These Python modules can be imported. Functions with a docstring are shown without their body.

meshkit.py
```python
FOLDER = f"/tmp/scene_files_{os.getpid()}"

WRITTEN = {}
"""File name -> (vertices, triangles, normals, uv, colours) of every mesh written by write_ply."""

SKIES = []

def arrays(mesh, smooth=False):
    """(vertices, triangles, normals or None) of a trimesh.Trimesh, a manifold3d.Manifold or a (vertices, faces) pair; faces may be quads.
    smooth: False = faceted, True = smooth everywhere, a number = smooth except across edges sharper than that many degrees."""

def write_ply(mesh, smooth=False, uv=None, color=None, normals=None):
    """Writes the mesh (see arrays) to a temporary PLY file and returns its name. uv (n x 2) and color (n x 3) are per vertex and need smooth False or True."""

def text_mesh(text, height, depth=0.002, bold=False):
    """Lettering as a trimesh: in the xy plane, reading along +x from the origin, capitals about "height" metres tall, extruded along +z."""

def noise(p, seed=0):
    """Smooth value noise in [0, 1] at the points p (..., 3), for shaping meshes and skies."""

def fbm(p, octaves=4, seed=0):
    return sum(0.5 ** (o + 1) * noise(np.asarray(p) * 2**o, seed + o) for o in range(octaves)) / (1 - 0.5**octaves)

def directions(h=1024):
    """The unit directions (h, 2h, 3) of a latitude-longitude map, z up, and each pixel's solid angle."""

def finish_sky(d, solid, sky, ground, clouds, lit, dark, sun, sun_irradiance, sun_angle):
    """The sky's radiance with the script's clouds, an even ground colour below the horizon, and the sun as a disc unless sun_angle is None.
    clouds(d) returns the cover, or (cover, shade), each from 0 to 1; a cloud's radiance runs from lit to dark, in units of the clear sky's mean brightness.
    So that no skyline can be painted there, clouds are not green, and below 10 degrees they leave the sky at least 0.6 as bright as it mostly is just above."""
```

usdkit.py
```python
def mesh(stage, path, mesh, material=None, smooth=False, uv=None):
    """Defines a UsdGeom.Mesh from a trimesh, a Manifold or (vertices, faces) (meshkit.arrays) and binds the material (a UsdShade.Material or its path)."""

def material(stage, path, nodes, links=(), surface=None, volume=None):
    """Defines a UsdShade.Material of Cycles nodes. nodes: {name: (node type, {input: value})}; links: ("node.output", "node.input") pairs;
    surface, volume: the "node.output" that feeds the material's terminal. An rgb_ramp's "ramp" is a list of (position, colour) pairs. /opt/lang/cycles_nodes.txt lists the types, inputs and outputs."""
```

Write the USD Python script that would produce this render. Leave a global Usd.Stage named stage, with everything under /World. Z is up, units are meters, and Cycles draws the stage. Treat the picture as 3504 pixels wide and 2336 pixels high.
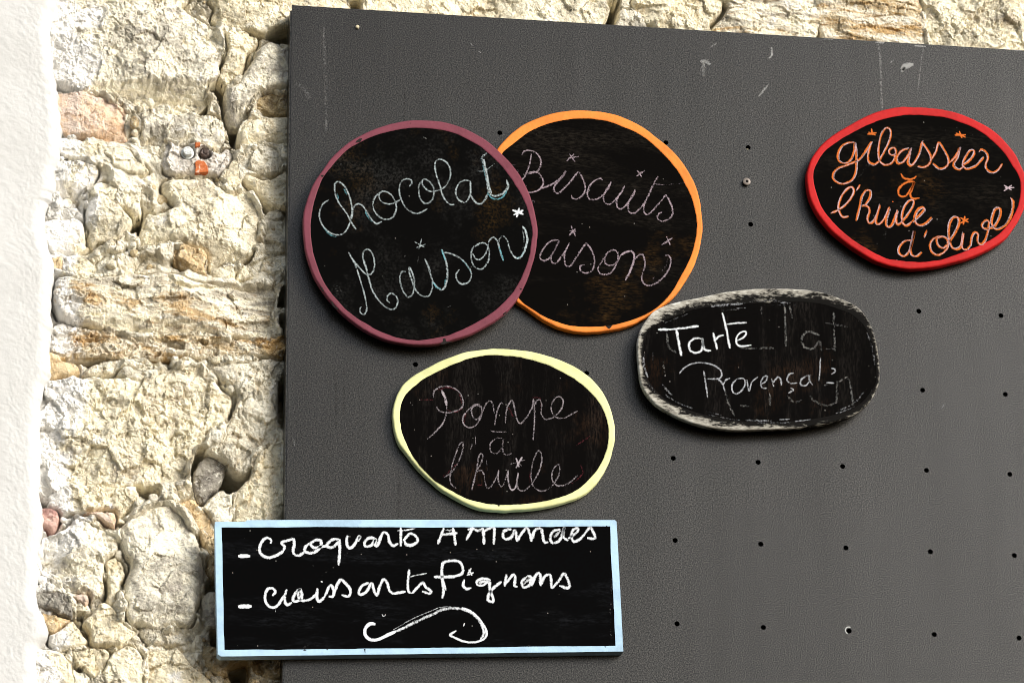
import math, random
import numpy as np
import trimesh
import shapely
from shapely.geometry import Polygon, LineString, Point, box as sbox
from shapely.ops import unary_union
from scipy.spatial import Delaunay, cKDTree
from pxr import Usd, UsdGeom, UsdLux, UsdShade, Gf, Sdf
import usdkit
from meshkit import noise, fbm

rng = np.random.default_rng(7)
random.seed(7)
stage = Usd.Stage.CreateInMemory()
UsdGeom.SetStageUpAxis(stage, UsdGeom.Tokens.z)
UsdGeom.SetStageMetersPerUnit(stage, 1.0)
UsdGeom.Xform.Define(stage, '/World')
UsdGeom.Scope.Define(stage, '/World/Looks')

# ---------------------------------------------------------------- camera, sky, sun, exposure
# A long lens (about 142 mm on full frame) on a person's eye level, looking up at signs 3.6 m above the street.
Z0 = 3.63                                   # height of the reference peg hole above the street
FPX = 13838.0                               # focal length in photograph pixels
PITCH, YAW = 0.3848, 0.1534
CAM = np.array([-1.0651, -5.3672, -2.0327 + Z0])
EXPOSURE = 1.85
SUN_DIR = np.array([math.sin(math.radians(45)), -math.cos(math.radians(45)), math.tan(math.radians(24))]); SUN_DIR = SUN_DIR / np.linalg.norm(SUN_DIR)
SUN_INT, SUN_ANGLE, SKY_STRENGTH = 0.40, 30.0, 0.058

cy_, sy_, cp_, sp_ = math.cos(YAW), math.sin(YAW), math.cos(PITCH), math.sin(PITCH)
FWD = np.array([sy_ * cp_, cy_ * cp_, sp_]); RIGHT = np.array([cy_, -sy_, 0.0]); UP = np.cross(RIGHT, FWD)
cam = UsdGeom.Camera.Define(stage, '/World/camera')
cam.CreateHorizontalApertureAttr(36.0); cam.CreateVerticalApertureAttr(24.0)
cam.CreateFocalLengthAttr(36.0 * FPX / 3504.0)
cam.CreateClippingRangeAttr(Gf.Vec2f(0.1, 1000))
cam.CreateExposureAttr(EXPOSURE)
m4 = Gf.Matrix4d(*RIGHT, 0, *UP, 0, *(-FWD), 0, *CAM, 1)
cam.AddTransformOp().Set(m4)


def at(p, y=0.0):
    """The points of the plane at depth y that these photograph points show."""
    p = np.atleast_2d(np.asarray(p, float))
    d = FPX * FWD + (p[:, :1] - 1752) * RIGHT - (p[:, 1:2] - 1168) * UP
    t = (y - CAM[1]) / d[:, 1]
    return CAM + d * t[:, None]


elev = math.asin(SUN_DIR[2]); rot = math.atan2(SUN_DIR[0], SUN_DIR[1])
sky_mat = usdkit.material(stage, '/World/Looks/sky_look', {
    'sky': ('sky_texture', {'sky_type': 'single_scattering', 'sun_disc': False, 'sun_elevation': elev, 'sun_rotation': rot, 'aerosol_density': 2.0}),
    'bw': ('rgb_to_bw', {}),
    'haze': ('mix', {'fac': 0.50}),
    'bg': ('background_shader', {'strength': SKY_STRENGTH}),
}, [('sky.color', 'bw.color'), ('sky.color', 'haze.color1'), ('bw.val', 'haze.color2'), ('haze.color', 'bg.color')], surface='bg.background')
dome = UsdLux.DomeLight.Define(stage, '/World/sky')
UsdShade.MaterialBindingAPI.Apply(dome.GetPrim()).Bind(sky_mat)
dome.GetPrim().SetCustomDataByKey('kind', 'structure')
sun = UsdLux.DistantLight.Define(stage, '/World/sun')
sun.CreateNormalizeAttr(True); sun.CreateIntensityAttr(SUN_INT); sun.CreateAngleAttr(SUN_ANGLE)
sun.CreateColorAttr(Gf.Vec3f(1.0, 0.975, 0.925))
zz = SUN_DIR; xx = np.cross([0, 0, 1], zz); xx /= np.linalg.norm(xx); yy_ = np.cross(zz, xx)
sun.AddTransformOp().Set(Gf.Matrix4d(*xx, 0, *yy_, 0, *zz, 0, 0, -3, 8, 1))

# ---------------------------------------------------------------- naming
_used = {}


def path_of(parent, name):
    base = parent if parent else '/World'
    k = _used.get((base, name), 0)
    _used[(base, name)] = k + 1
    return f'{base}/{name}' + (f'_{k:03d}' if k else '')


def tag(prim, label=None, cat=None, group=None, kind=None):
    for k, v in (('label', label), ('category', cat), ('group', group), ('kind', kind)):
        if v:
            prim.SetCustomDataByKey(k, v)


def obj(name, mesh, mat, parent=None, smooth=False, label=None, cat=None, group=None, kind=None, uv=None):
    p = path_of(parent, name)
    m = usdkit.mesh(stage, p, mesh, mat, smooth=smooth, uv=uv)
    tag(m.GetPrim(), label, cat, group, kind)
    return p


def thing(name, label, cat, group=None):
    p = path_of(None, name)
    x = UsdGeom.Xform.Define(stage, p)
    tag(x.GetPrim(), label, cat, group)
    return p


# ---------------------------------------------------------------- materials
def mat(name, nodes, links, surface='p.BSDF'):
    return usdkit.material(stage, f'/World/Looks/{name}', nodes, links, surface=surface)


X_PLASTER = at([[185, 900]], 0.03)[0][0]    # where the render ends on the left


def stone_mat(name, light, mid, dark, stain, stain_at=0.6, stretch=(1, 1, 1), speck=0.5, bump=0.6, wash=True):
    nodes = {
        'g': ('geometry', {}), 'oi': ('object_info', {}),
        'off': ('vector_math', {'math_type': 'scale', 'vector1': (3.1, 7.7, 5.3)}),
        'add': ('vector_math', {'math_type': 'add'}),
        'map': ('mapping', {'scale': stretch}),
        'n1': ('noise_texture', {'scale': 22, 'detail': 12, 'roughness': 0.74, 'distortion': 0.5}),
        'r1': ('rgb_ramp', {'ramp': [(0.0, tuple(0.40 * c for c in mid)), (0.37, tuple(0.52 * c for c in mid)), (0.46, tuple(0.9 * c for c in mid)), (0.52, light), (1.0, tuple(min(0.86, 1.12 * c) for c in light))]}),
        'n2': ('noise_texture', {'scale': 40, 'detail': 12, 'roughness': 0.78, 'distortion': 0.8}),
        'm2': ('map_range', {'from_min': 0.535, 'from_max': 0.61, 'to_min': 0.0, 'to_max': 0.85, 'clamp': True}),
        'c2': ('mix', {'color2': dark}),
        'n3': ('noise_texture', {'scale': 9, 'detail': 10, 'roughness': 0.68, 'distortion': 0.9}),
        'm3': ('map_range', {'from_min': stain_at, 'from_max': stain_at + 0.07, 'to_min': 0.0, 'to_max': 0.85, 'clamp': True}),
        'c3': ('mix', {'color2': stain}),
        'n4': ('noise_texture', {'scale': 170, 'detail': 6, 'roughness': 0.75}),
        'm4': ('map_range', {'from_min': 0.60, 'from_max': 0.72, 'to_min': 0.0, 'to_max': speck, 'clamp': True}),
        'c4': ('mix', {'color2': tuple(0.42 * c for c in dark)}),
        'n6': ('noise_texture', {'scale': 90, 'detail': 7, 'roughness': 0.7, 'distortion': 1.5}),
        'm6': ('map_range', {'from_min': 0.57, 'from_max': 0.66, 'to_min': 0.0, 'to_max': 0.75, 'clamp': True}),
        'c6': ('mix', {'color2': (0.80, 0.77, 0.68)}),
        # lime smeared over from the render beside it
        'xyz': ('separate_xyz', {}),
        'mx': ('map_range', {'from_min': X_PLASTER + 0.085, 'from_max': X_PLASTER - 0.01, 'to_min': -0.02, 'to_max': 0.36, 'clamp': True}),
        'n5': ('noise_texture', {'scale': 22, 'detail': 8, 'roughness': 0.65}),
        'a5': ('math', {'math_type': 'add'}),
        'm5': ('map_range', {'from_min': 0.60, 'from_max': 0.70, 'to_min': 0.0, 'to_max': 0.92 if wash else 0.0, 'clamp': True}),
        'c5': ('mix', {'color2': (0.83, 0.81, 0.77)}),
        'nb': ('noise_texture', {'scale': 260, 'detail': 6, 'roughness': 0.7}),
        'nb2': ('noise_texture', {'scale': 75, 'detail': 8, 'roughness': 0.65}),
        'ab': ('math', {'math_type': 'multiply_add', 'value2': 2.2}),
        'b': ('bump', {'strength': min(1.0, bump * 1.4), 'distance': 0.005}),
        'p': ('principled_bsdf', {'roughness': 0.92, 'specular_ior_level': 0.2}),
    }
    links = [('oi.random', 'off.scale'), ('off.vector', 'add.vector1'), ('g.position', 'add.vector2'), ('add.vector', 'map.vector')]
    for n in ('n1', 'n2', 'n3'):
        links.append(('map.vector', f'{n}.vector'))
    for n in ('n4', 'n5', 'n6', 'nb', 'nb2'):
        links.append(('g.position', f'{n}.vector'))
    links += [('n1.fac', 'r1.fac'), ('r1.color', 'c2.color1'), ('n2.fac', 'm2.value'), ('m2.result', 'c2.fac'),
              ('c2.color', 'c3.color1'), ('n3.fac', 'm3.value'), ('m3.result', 'c3.fac'),
              ('c3.color', 'c6.color1'), ('n6.fac', 'm6.value'), ('m6.result', 'c6.fac'),
              ('c6.color', 'c4.color1'), ('n4.fac', 'm4.value'), ('m4.result', 'c4.fac'),
              ('g.position', 'xyz.vector'), ('xyz.x', 'mx.value'), ('mx.result', 'a5.value1'), ('n5.fac', 'a5.value2'),
              ('a5.value', 'm5.value'), ('m5.result', 'c5.fac'), ('c4.color', 'c5.color1'), ('c5.color', 'p.base_color'),
              ('nb2.fac', 'ab.value1'), ('nb.fac', 'ab.value3'), ('ab.value', 'b.height'), ('b.normal', 'p.normal')]
    return mat(name, nodes, links)


STONE = {
    'pale': stone_mat('pale_limestone', (0.848, 0.773, 0.588), (0.718, 0.645, 0.478), (0.500, 0.425, 0.312), (0.450, 0.388, 0.300), 0.60),
    'grey': stone_mat('grey_limestone', (0.829, 0.769, 0.617), (0.622, 0.574, 0.466), (0.413, 0.372, 0.317), (0.374, 0.345, 0.302), 0.58),
    'cream': stone_mat('cream_limestone', (0.840, 0.758, 0.567), (0.761, 0.674, 0.483), (0.575, 0.463, 0.288), (0.650, 0.500, 0.275), 0.63),
    'layer': stone_mat('layered_limestone', (0.824, 0.759, 0.592), (0.620, 0.558, 0.442), (0.413, 0.325, 0.225), (0.475, 0.312, 0.138), 0.55, stretch=(0.55, 1, 2.6)),
    'gold': stone_mat('golden_layered_stone', (0.726, 0.660, 0.528), (0.590, 0.472, 0.295), (0.375, 0.250, 0.125), (0.450, 0.275, 0.100), 0.49, stretch=(0.5, 1, 2.4)),
    'orange': stone_mat('orange_sandstone', (0.72, 0.53, 0.37), (0.64, 0.42, 0.26), (0.56, 0.38, 0.28), (0.66, 0.54, 0.46), 0.53, speck=0.25, wash=False),
    'ochre': stone_mat('ochre_sandstone', (0.70, 0.55, 0.34), (0.62, 0.46, 0.26), (0.46, 0.31, 0.16), (0.44, 0.30, 0.16), 0.60, wash=False),
    'pink': stone_mat('pink_stone', (0.58, 0.38, 0.32), (0.48, 0.27, 0.23), (0.34, 0.18, 0.15), (0.58, 0.48, 0.42), 0.58, wash=False),
    'dark': stone_mat('dark_grey_stone', (0.28, 0.26, 0.22), (0.20, 0.18, 0.155), (0.12, 0.11, 0.10), (0.34, 0.31, 0.25), 0.60, wash=False),
    'brown': stone_mat('brown_rubble', (0.550, 0.440, 0.264), (0.448, 0.342, 0.189), (0.275, 0.200, 0.112), (0.250, 0.175, 0.100), 0.58),
    'mortar': stone_mat('lime_mortar', (0.860, 0.807, 0.667), (0.790, 0.726, 0.579), (0.60, 0.49, 0.32), (0.70, 0.56, 0.36), 0.66, speck=0.5, bump=0.9),
    'rosy': stone_mat('rosy_grey_mortar', (0.700, 0.650, 0.584), (0.603, 0.555, 0.490), (0.42, 0.36, 0.30), (0.46, 0.38, 0.31), 0.60, wash=False),
    'brick': stone_mat('brick_shard', (0.44, 0.125, 0.04), (0.38, 0.10, 0.032), (0.36, 0.09, 0.03), (0.50, 0.22, 0.10), 0.62, speck=0.2, bump=0.3, wash=False),
}

M_PLASTER = mat('white_render', {
    'g': ('geometry', {}),
    'n': ('noise_texture', {'scale': 260, 'detail': 4, 'roughness': 0.6}),
    'n2': ('noise_texture', {'scale': 60, 'detail': 5, 'roughness': 0.6}),
    'n3': ('noise_texture', {'scale': 7, 'detail': 5, 'roughness': 0.55}),
    'r': ('rgb_ramp', {'ramp': [(0.35, (0.435, 0.43, 0.413)), (0.65, (0.485, 0.481, 0.467))]}),
    'a': ('math', {'math_type': 'multiply_add', 'value2': 1.4}),
    'b': ('bump', {'strength': 0.22, 'distance': 0.003}),
    'p': ('principled_bsdf', {'roughness': 0.9, 'specular_ior_level': 0.25}),
}, [('g.position', 'n.vector'), ('g.position', 'n2.vector'), ('g.position', 'n3.vector'), ('n3.fac', 'r.fac'), ('r.color', 'p.base_color'),
    ('n2.fac', 'a.value1'), ('n.fac', 'a.value3'), ('a.value', 'b.height'), ('b.normal', 'p.normal')])

M_PANEL = mat('dark_powder_coat', {
    'g': ('geometry', {}),
    'n': ('noise_texture', {'scale': 560, 'detail': 2, 'roughness': 0.7}),
    'r': ('rgb_ramp', {'ramp': [(0.34, (0.0006, 0.0005, 0.0003)), (0.5, (0.0052, 0.0044, 0.0028)), (0.64, (0.030, 0.026, 0.019))]}),
    'm': ('mapping', {'scale': (9, 1, 1.1)}),
    'n2': ('noise_texture', {'scale': 2.2, 'detail': 6, 'roughness': 0.6}),
    'm2': ('map_range', {'from_min': 0.3, 'from_max': 0.7, 'to_min': 0.93, 'to_max': 1.07}),
    'mul': ('vector_math', {'math_type': 'scale'}),
    'n3': ('noise_texture', {'scale': 700, 'detail': 2}),
    'b': ('bump', {'strength': 0.12, 'distance': 0.001}),
    'sm': ('map_range', {'from_min': 0.25, 'from_max': 0.75, 'to_min': 0.06, 'to_max': 0.74, 'clamp': True}),
    'sp': ('math', {'math_type': 'multiply'}),
    'p': ('principled_bsdf', {'roughness': 0.31}),
}, [('g.position', 'n.vector'), ('n.fac', 'r.fac'), ('g.position', 'm.vector'), ('m.vector', 'n2.vector'), ('n2.fac', 'm2.value'), ('m2.result', 'sp.value1'), ('n.fac', 'sm.value'), ('sm.result', 'sp.value2'), ('sp.value', 'p.specular_ior_level'),
    ('r.color', 'mul.vector1'), ('m2.result', 'mul.scale'), ('mul.vector', 'p.base_color'), ('g.position', 'n3.vector'), ('n3.fac', 'b.height'), ('b.normal', 'p.normal')])


def board_mat(name, base, dust, dust_at, brown, stretch=(1, 1, 1)):
    return mat(name, {
        'g': ('geometry', {}), 'map': ('mapping', {'scale': stretch}),
        'n': ('noise_texture', {'scale': 11, 'detail': 9, 'roughness': 0.7, 'distortion': 0.4}),
        'm': ('map_range', {'from_min': dust_at, 'from_max': dust_at + 0.22, 'to_min': 0.0, 'to_max': 0.8, 'clamp': True}),
        'n1': ('noise_texture', {'scale': 240, 'detail': 4, 'roughness': 0.8}),
        'm1': ('map_range', {'from_min': 0.45, 'from_max': 0.72, 'to_min': 0.0, 'to_max': 1.0, 'clamp': True}),
        'mm': ('math', {'math_type': 'multiply'}),
        'c': ('mix', {'color1': base, 'color2': dust}),
        'n2': ('noise_texture', {'scale': 6, 'detail': 8, 'roughness': 0.7}),
        'm2': ('map_range', {'from_min': 0.55, 'from_max': 0.72, 'to_min': 0.0, 'to_max': 0.5, 'clamp': True}),
        'mm2': ('math', {'math_type': 'multiply'}),
        'c2': ('mix', {'color2': brown}),
        'v': ('voronoi_texture', {'scale': 55, 'randomness': 1}),
        'mv': ('map_range', {'from_min': 0.05, 'from_max': 0.028, 'to_min': 0.0, 'to_max': 0.55, 'clamp': True}),
        'c3': ('mix', {'color2': (0.35, 0.33, 0.3)}),
        'p': ('principled_bsdf', {'roughness': 0.9, 'specular_ior_level': 0.03}),
    }, [('g.position', 'map.vector'), ('map.vector', 'n.vector'), ('n.fac', 'm.value'), ('map.vector', 'n1.vector'), ('n1.fac', 'm1.value'),
        ('m.result', 'mm.value1'), ('m1.result', 'mm.value2'), ('mm.value', 'c.fac'), ('g.position', 'n2.vector'), ('n2.fac', 'm2.value'),
        ('m2.result', 'mm2.value1'), ('m1.result', 'mm2.value2'), ('mm2.value', 'c2.fac'), ('c.color', 'c2.color1'),
        ('g.position', 'v.vector'), ('v.distance', 'mv.value'), ('mv.result', 'c3.fac'), ('c2.color', 'c3.color1'), ('c3.color', 'p.base_color')])


M_SLATE = board_mat('blackboard_dusty', (0.0012, 0.0011, 0.001), (0.034, 0.033, 0.031), 0.48, (0.10, 0.055, 0.015))
M_SLATE_BROWN = board_mat('blackboard_brown', (0.0013, 0.0010, 0.0008), (0.024, 0.020, 0.015), 0.49, (0.12, 0.062, 0.018), (0.35, 1, 1.6))
M_SLATE_GRAIN = board_mat('blackboard_worn', (0.0014, 0.0011, 0.001), (0.028, 0.024, 0.021), 0.49, (0.07, 0.034, 0.016), (2.5, 1, 0.35))
M_SLATE_BLACK = board_mat('blackboard_clean', (0.0008, 0.0008, 0.0009), (0.018, 0.0195, 0.023), 0.51, (0.012, 0.012, 0.012), (0.4, 1, 2))


def paint_mat(name, col, chips=0.0, rough=0.66):
    d = tuple(c * 0.76 for c in col); l = tuple(min(1, c * 1.1) for c in col)
    return mat(name, {
        'g': ('geometry', {}),
        'n': ('noise_texture', {'scale': 26, 'detail': 6, 'roughness': 0.6}),
        'r': ('rgb_ramp', {'ramp': [(0.3, d), (0.52, col), (0.75, l)]}),
        'n2': ('noise_texture', {'scale': 70, 'detail': 7, 'roughness': 0.7}),
        'm2': ('map_range', {'from_min': 0.66, 'from_max': 0.70, 'to_min': 0.0, 'to_max': chips, 'clamp': True}),
        'c': ('mix', {'color2': (0.012, 0.008, 0.006)}),
        'n3': ('noise_texture', {'scale': 140, 'detail': 4}),
        'b': ('bump', {'strength': 0.25, 'distance': 0.002}),
        'p': ('principled_bsdf', {'roughness': rough, 'specular_ior_level': 0.16}),
    }, [('g.position', 'n.vector'), ('n.fac', 'r.fac'), ('g.position', 'n2.vector'), ('n2.fac', 'm2.value'), ('m2.result', 'c.fac'), ('r.color', 'c.color1'),
        ('c.color', 'p.base_color'), ('g.position', 'n3.vector'), ('n3.fac', 'b.height'), ('b.normal', 'p.normal')])


M_PLUM = paint_mat('plum_paint', (0.135, 0.031, 0.046), 0.85)
M_ORANGE = paint_mat('orange_paint', (0.66, 0.185, 0.028), 0.25)
M_RED = paint_mat('red_paint', (0.37, 0.006, 0.006), 0.0)
M_YELLOW = paint_mat('pale_yellow_paint', (0.58, 0.585, 0.285), 0.1)
M_BLUE = paint_mat('pale_blue_paint', (0.315, 0.455, 0.575), 0.05)
M_WOODBACK = paint_mat('board_back_wood', (0.22, 0.14, 0.07), 0.0, 0.7)
M_CHIP = paint_mat('bare_dark_wood', (0.010, 0.007, 0.006), 0.0, 0.8)
M_WORN = mat('worn_white_edge', {
    'g': ('geometry', {}), 'map': ('mapping', {'scale': (0.55, 1.0, 1.9)}),
    'n': ('noise_texture', {'scale': 52, 'detail': 9, 'roughness': 0.78, 'distortion': 0.5}),
    'n2': ('noise_texture', {'scale': 210, 'detail': 4, 'roughness': 0.75}),
    'a': ('math', {'math_type': 'multiply_add', 'value2': 0.55}),
    'st': ('attribute', {'attribute': 'st'}), 'sp': ('separate_xyz', {}), 'w1': ('math', {'math_type': 'multiply_add', 'value2': 0.26}), 'w2': ('math', {'math_type': 'multiply_add', 'value2': 0.34}), 'w3': ('math', {'math_type': 'subtract', 'value2': 0.41}),
    'r': ('rgb_ramp', {'ramp': [(0.0, (0.003, 0.0026, 0.0022)), (0.69, (0.005, 0.0045, 0.004)), (0.75, (0.17, 0.158, 0.135)), (0.88, (0.33, 0.315, 0.27)), (1.0, (0.55, 0.54, 0.50))]}),
    'p': ('principled_bsdf', {'roughness': 0.85, 'specular_ior_level': 0.05}),
}, [('g.position', 'map.vector'), ('map.vector', 'n.vector'), ('map.vector', 'n2.vector'), ('n2.fac', 'a.value1'), ('n.fac', 'a.value3'), ('st.vector', 'sp.vector'), ('sp.x', 'w1.value1'), ('a.value', 'w1.value3'), ('sp.y', 'w2.value1'), ('w1.value', 'w2.value3'), ('w2.value', 'w3.value1'), ('w3.value', 'r.fac'), ('r.color', 'p.base_color')])
M_ZINC = mat('zinc', {'g': ('geometry', {}), 'n': ('noise_texture', {'scale': 300, 'detail': 3}),
                      'r': ('rgb_ramp', {'ramp': [(0.3, (0.36, 0.38, 0.36)), (0.7, (0.60, 0.61, 0.58))]}),
                      'p': ('principled_bsdf', {'metallic': 0.35, 'roughness': 0.45})}, [('g.position', 'n.vector'), ('n.fac', 'r.fac'), ('r.color', 'p.base_color')])
M_RUST = mat('rusty_iron', {'g': ('geometry', {}), 'n': ('noise_texture', {'scale': 260, 'detail': 5, 'roughness': 0.7}),
                            'r': ('rgb_ramp', {'ramp': [(0.35, (0.012, 0.009, 0.008)), (0.55, (0.05, 0.028, 0.02)), (0.72, (0.16, 0.12, 0.10))]}),
                            'p': ('principled_bsdf', {'metallic': 0.3, 'roughness': 0.6})}, [('g.position', 'n.vector'), ('n.fac', 'r.fac'), ('r.color', 'p.base_color')])
M_SCREW = mat('dull_steel', {'g': ('geometry', {}), 'n': ('noise_texture', {'scale': 400, 'detail': 3}),
                             'r': ('rgb_ramp', {'ramp': [(0.3, (0.10, 0.082, 0.068)), (0.7, (0.18, 0.15, 0.125))]}),
                             'p': ('principled_bsdf', {'metallic': 0.2, 'roughness': 0.5})}, [('g.position', 'n.vector'), ('n.fac', 'r.fac'), ('r.color', 'p.base_color')])
M_BEIGE = paint_mat('beige_plastic', (0.46, 0.40, 0.27), 0.0, 0.6)
M_BURR = paint_mat('bare_metal_burr', (0.34, 0.345, 0.33), 0.0, 0.5)


def chalk_mat(name, col, grain=0.5, scale=430, soft=0.21):
    """Chalk dust: st = (pressure, across the stroke); it covers the board only where the grain catches it."""
    return mat(name, {
        'st': ('attribute', {'attribute': 'st'}), 'sp': ('separate_xyz', {}),
        'g': ('geometry', {}),
        'n': ('noise_texture', {'scale': scale, 'detail': 3, 'roughness': 0.75}),
        'n2': ('noise_texture', {'scale': 60, 'detail': 3, 'roughness': 0.6}),
        'ng': ('map_range', {'from_min': 0.22, 'from_max': 0.78, 'to_min': -0.05, 'to_max': 1.05}), 'e1': ('math', {'math_type': 'subtract', 'value2': 0.5}), 'e2': ('math', {'math_type': 'absolute'}),
        'e3': ('map_range', {'from_min': 0.5, 'from_max': 0.18, 'to_min': -0.35, 'to_max': 0.16, 'clamp': True}),
        's1': ('math', {'math_type': 'add'}), 's2': ('math', {'math_type': 'add'}),
        's3': ('math', {'math_type': 'multiply_add', 'value2': 0.55}),
        'al': ('map_range', {'from_min': grain + 0.33, 'from_max': grain + 0.33 + soft * 2.2, 'to_min': 0.0, 'to_max': 1.0, 'clamp': True}),
        'pm': ('map_range', {'from_min': 0.0, 'from_max': 0.6, 'to_min': 0.25, 'to_max': 1.0, 'clamp': True}),
        'am': ('math', {'math_type': 'multiply'}),
        'd': ('diffuse_bsdf', {'color': col, 'roughness': 0.8}), 't': ('transparent_bsdf', {}),
        'mx': ('mix_closure', {}),
    }, [('st.vector', 'sp.vector'), ('sp.y', 'e1.value1'), ('e1.value', 'e2.value1'), ('e2.value', 'e3.value'),
        ('g.position', 'n.vector'), ('g.position', 'n2.vector'), ('n.fac', 'ng.value'), ('ng.result', 's1.value1'), ('e3.result', 's1.value2'),
        ('n2.fac', 's3.value1'), ('s1.value', 's3.value3'), ('s3.value', 's2.value1'), ('sp.x', 's2.value2'),
        ('s2.value', 'al.value'), ('sp.x', 'pm.value'), ('al.result', 'am.value1'), ('pm.result', 'am.value2'), ('am.value', 'mx.fac'), ('t.BSDF', 'mx.closure1'), ('d.BSDF', 'mx.closure2')], surface='mx.closure')


C_WHITE = chalk_mat('white_chalk', (0.70, 0.72, 0.74), 0.75)
C_BLUISH = chalk_mat('bluish_white_chalk', (0.50, 0.565, 0.58), 0.76)
C_TEAL = chalk_mat('teal_chalk', (0.16, 0.42, 0.48), 0.80)
C_PINK = chalk_mat('pink_white_chalk', (0.47, 0.38, 0.425), 0.76)
C_ORANGE = chalk_mat('orange_chalk', (0.62, 0.165, 0.034), 0.68)
C_LILAC = chalk_mat('pinkish_chalk_overlay', (0.62, 0.50, 0.54), 0.76)
C_GREY = chalk_mat('grey_white_chalk', (0.48, 0.49, 0.52), 0.76)
C_MAUVE = chalk_mat('mauve_grey_chalk', (0.40, 0.355, 0.38), 0.78)
C_RED = chalk_mat('dark_red_chalk', (0.11, 0.022, 0.028), 0.78)
C_DRIP = chalk_mat('dark_drip', (0.012, 0.011, 0.010), 0.76, scale=300, soft=0.35)
C_STAIN = chalk_mat('pale_stain', (0.36, 0.36, 0.35), 0.78, scale=380, soft=0.3)


# ---------------------------------------------------------------- geometry helpers
def spline(pts, step=1.2, closed=False):
    """Catmull-Rom curve through pts, in photograph pixels."""
    p = np.asarray(pts, float)
    if len(p) == 2 and not closed:
        n = max(2, int(np.linalg.norm(p[1] - p[0]) / step)); t = np.linspace(0, 1, n)[:, None]
        return p[0] * (1 - t) + p[1] * t
    q = np.vstack([p[-1], p, p[:2]]) if closed else np.vstack([2 * p[0] - p[1], p, 2 * p[-1] - p[-2]])
    out = []
    for i in range(1, len(q) - 2):
        a, b, c, d = q[i - 1:i + 3]
        n = max(2, int(np.linalg.norm(c - b) / step))
        t = np.linspace(0, 1, n, endpoint=False)[:, None]
        out.append(0.5 * ((2 * b) + (c - a) * t + (2 * a - 5 * b + 4 * c - d) * t ** 2 + (3 * b - a - 3 * c + d) * t ** 3))
    out = np.vstack(out)
    return out if closed else np.vstack([out, p[-1:]])


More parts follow.
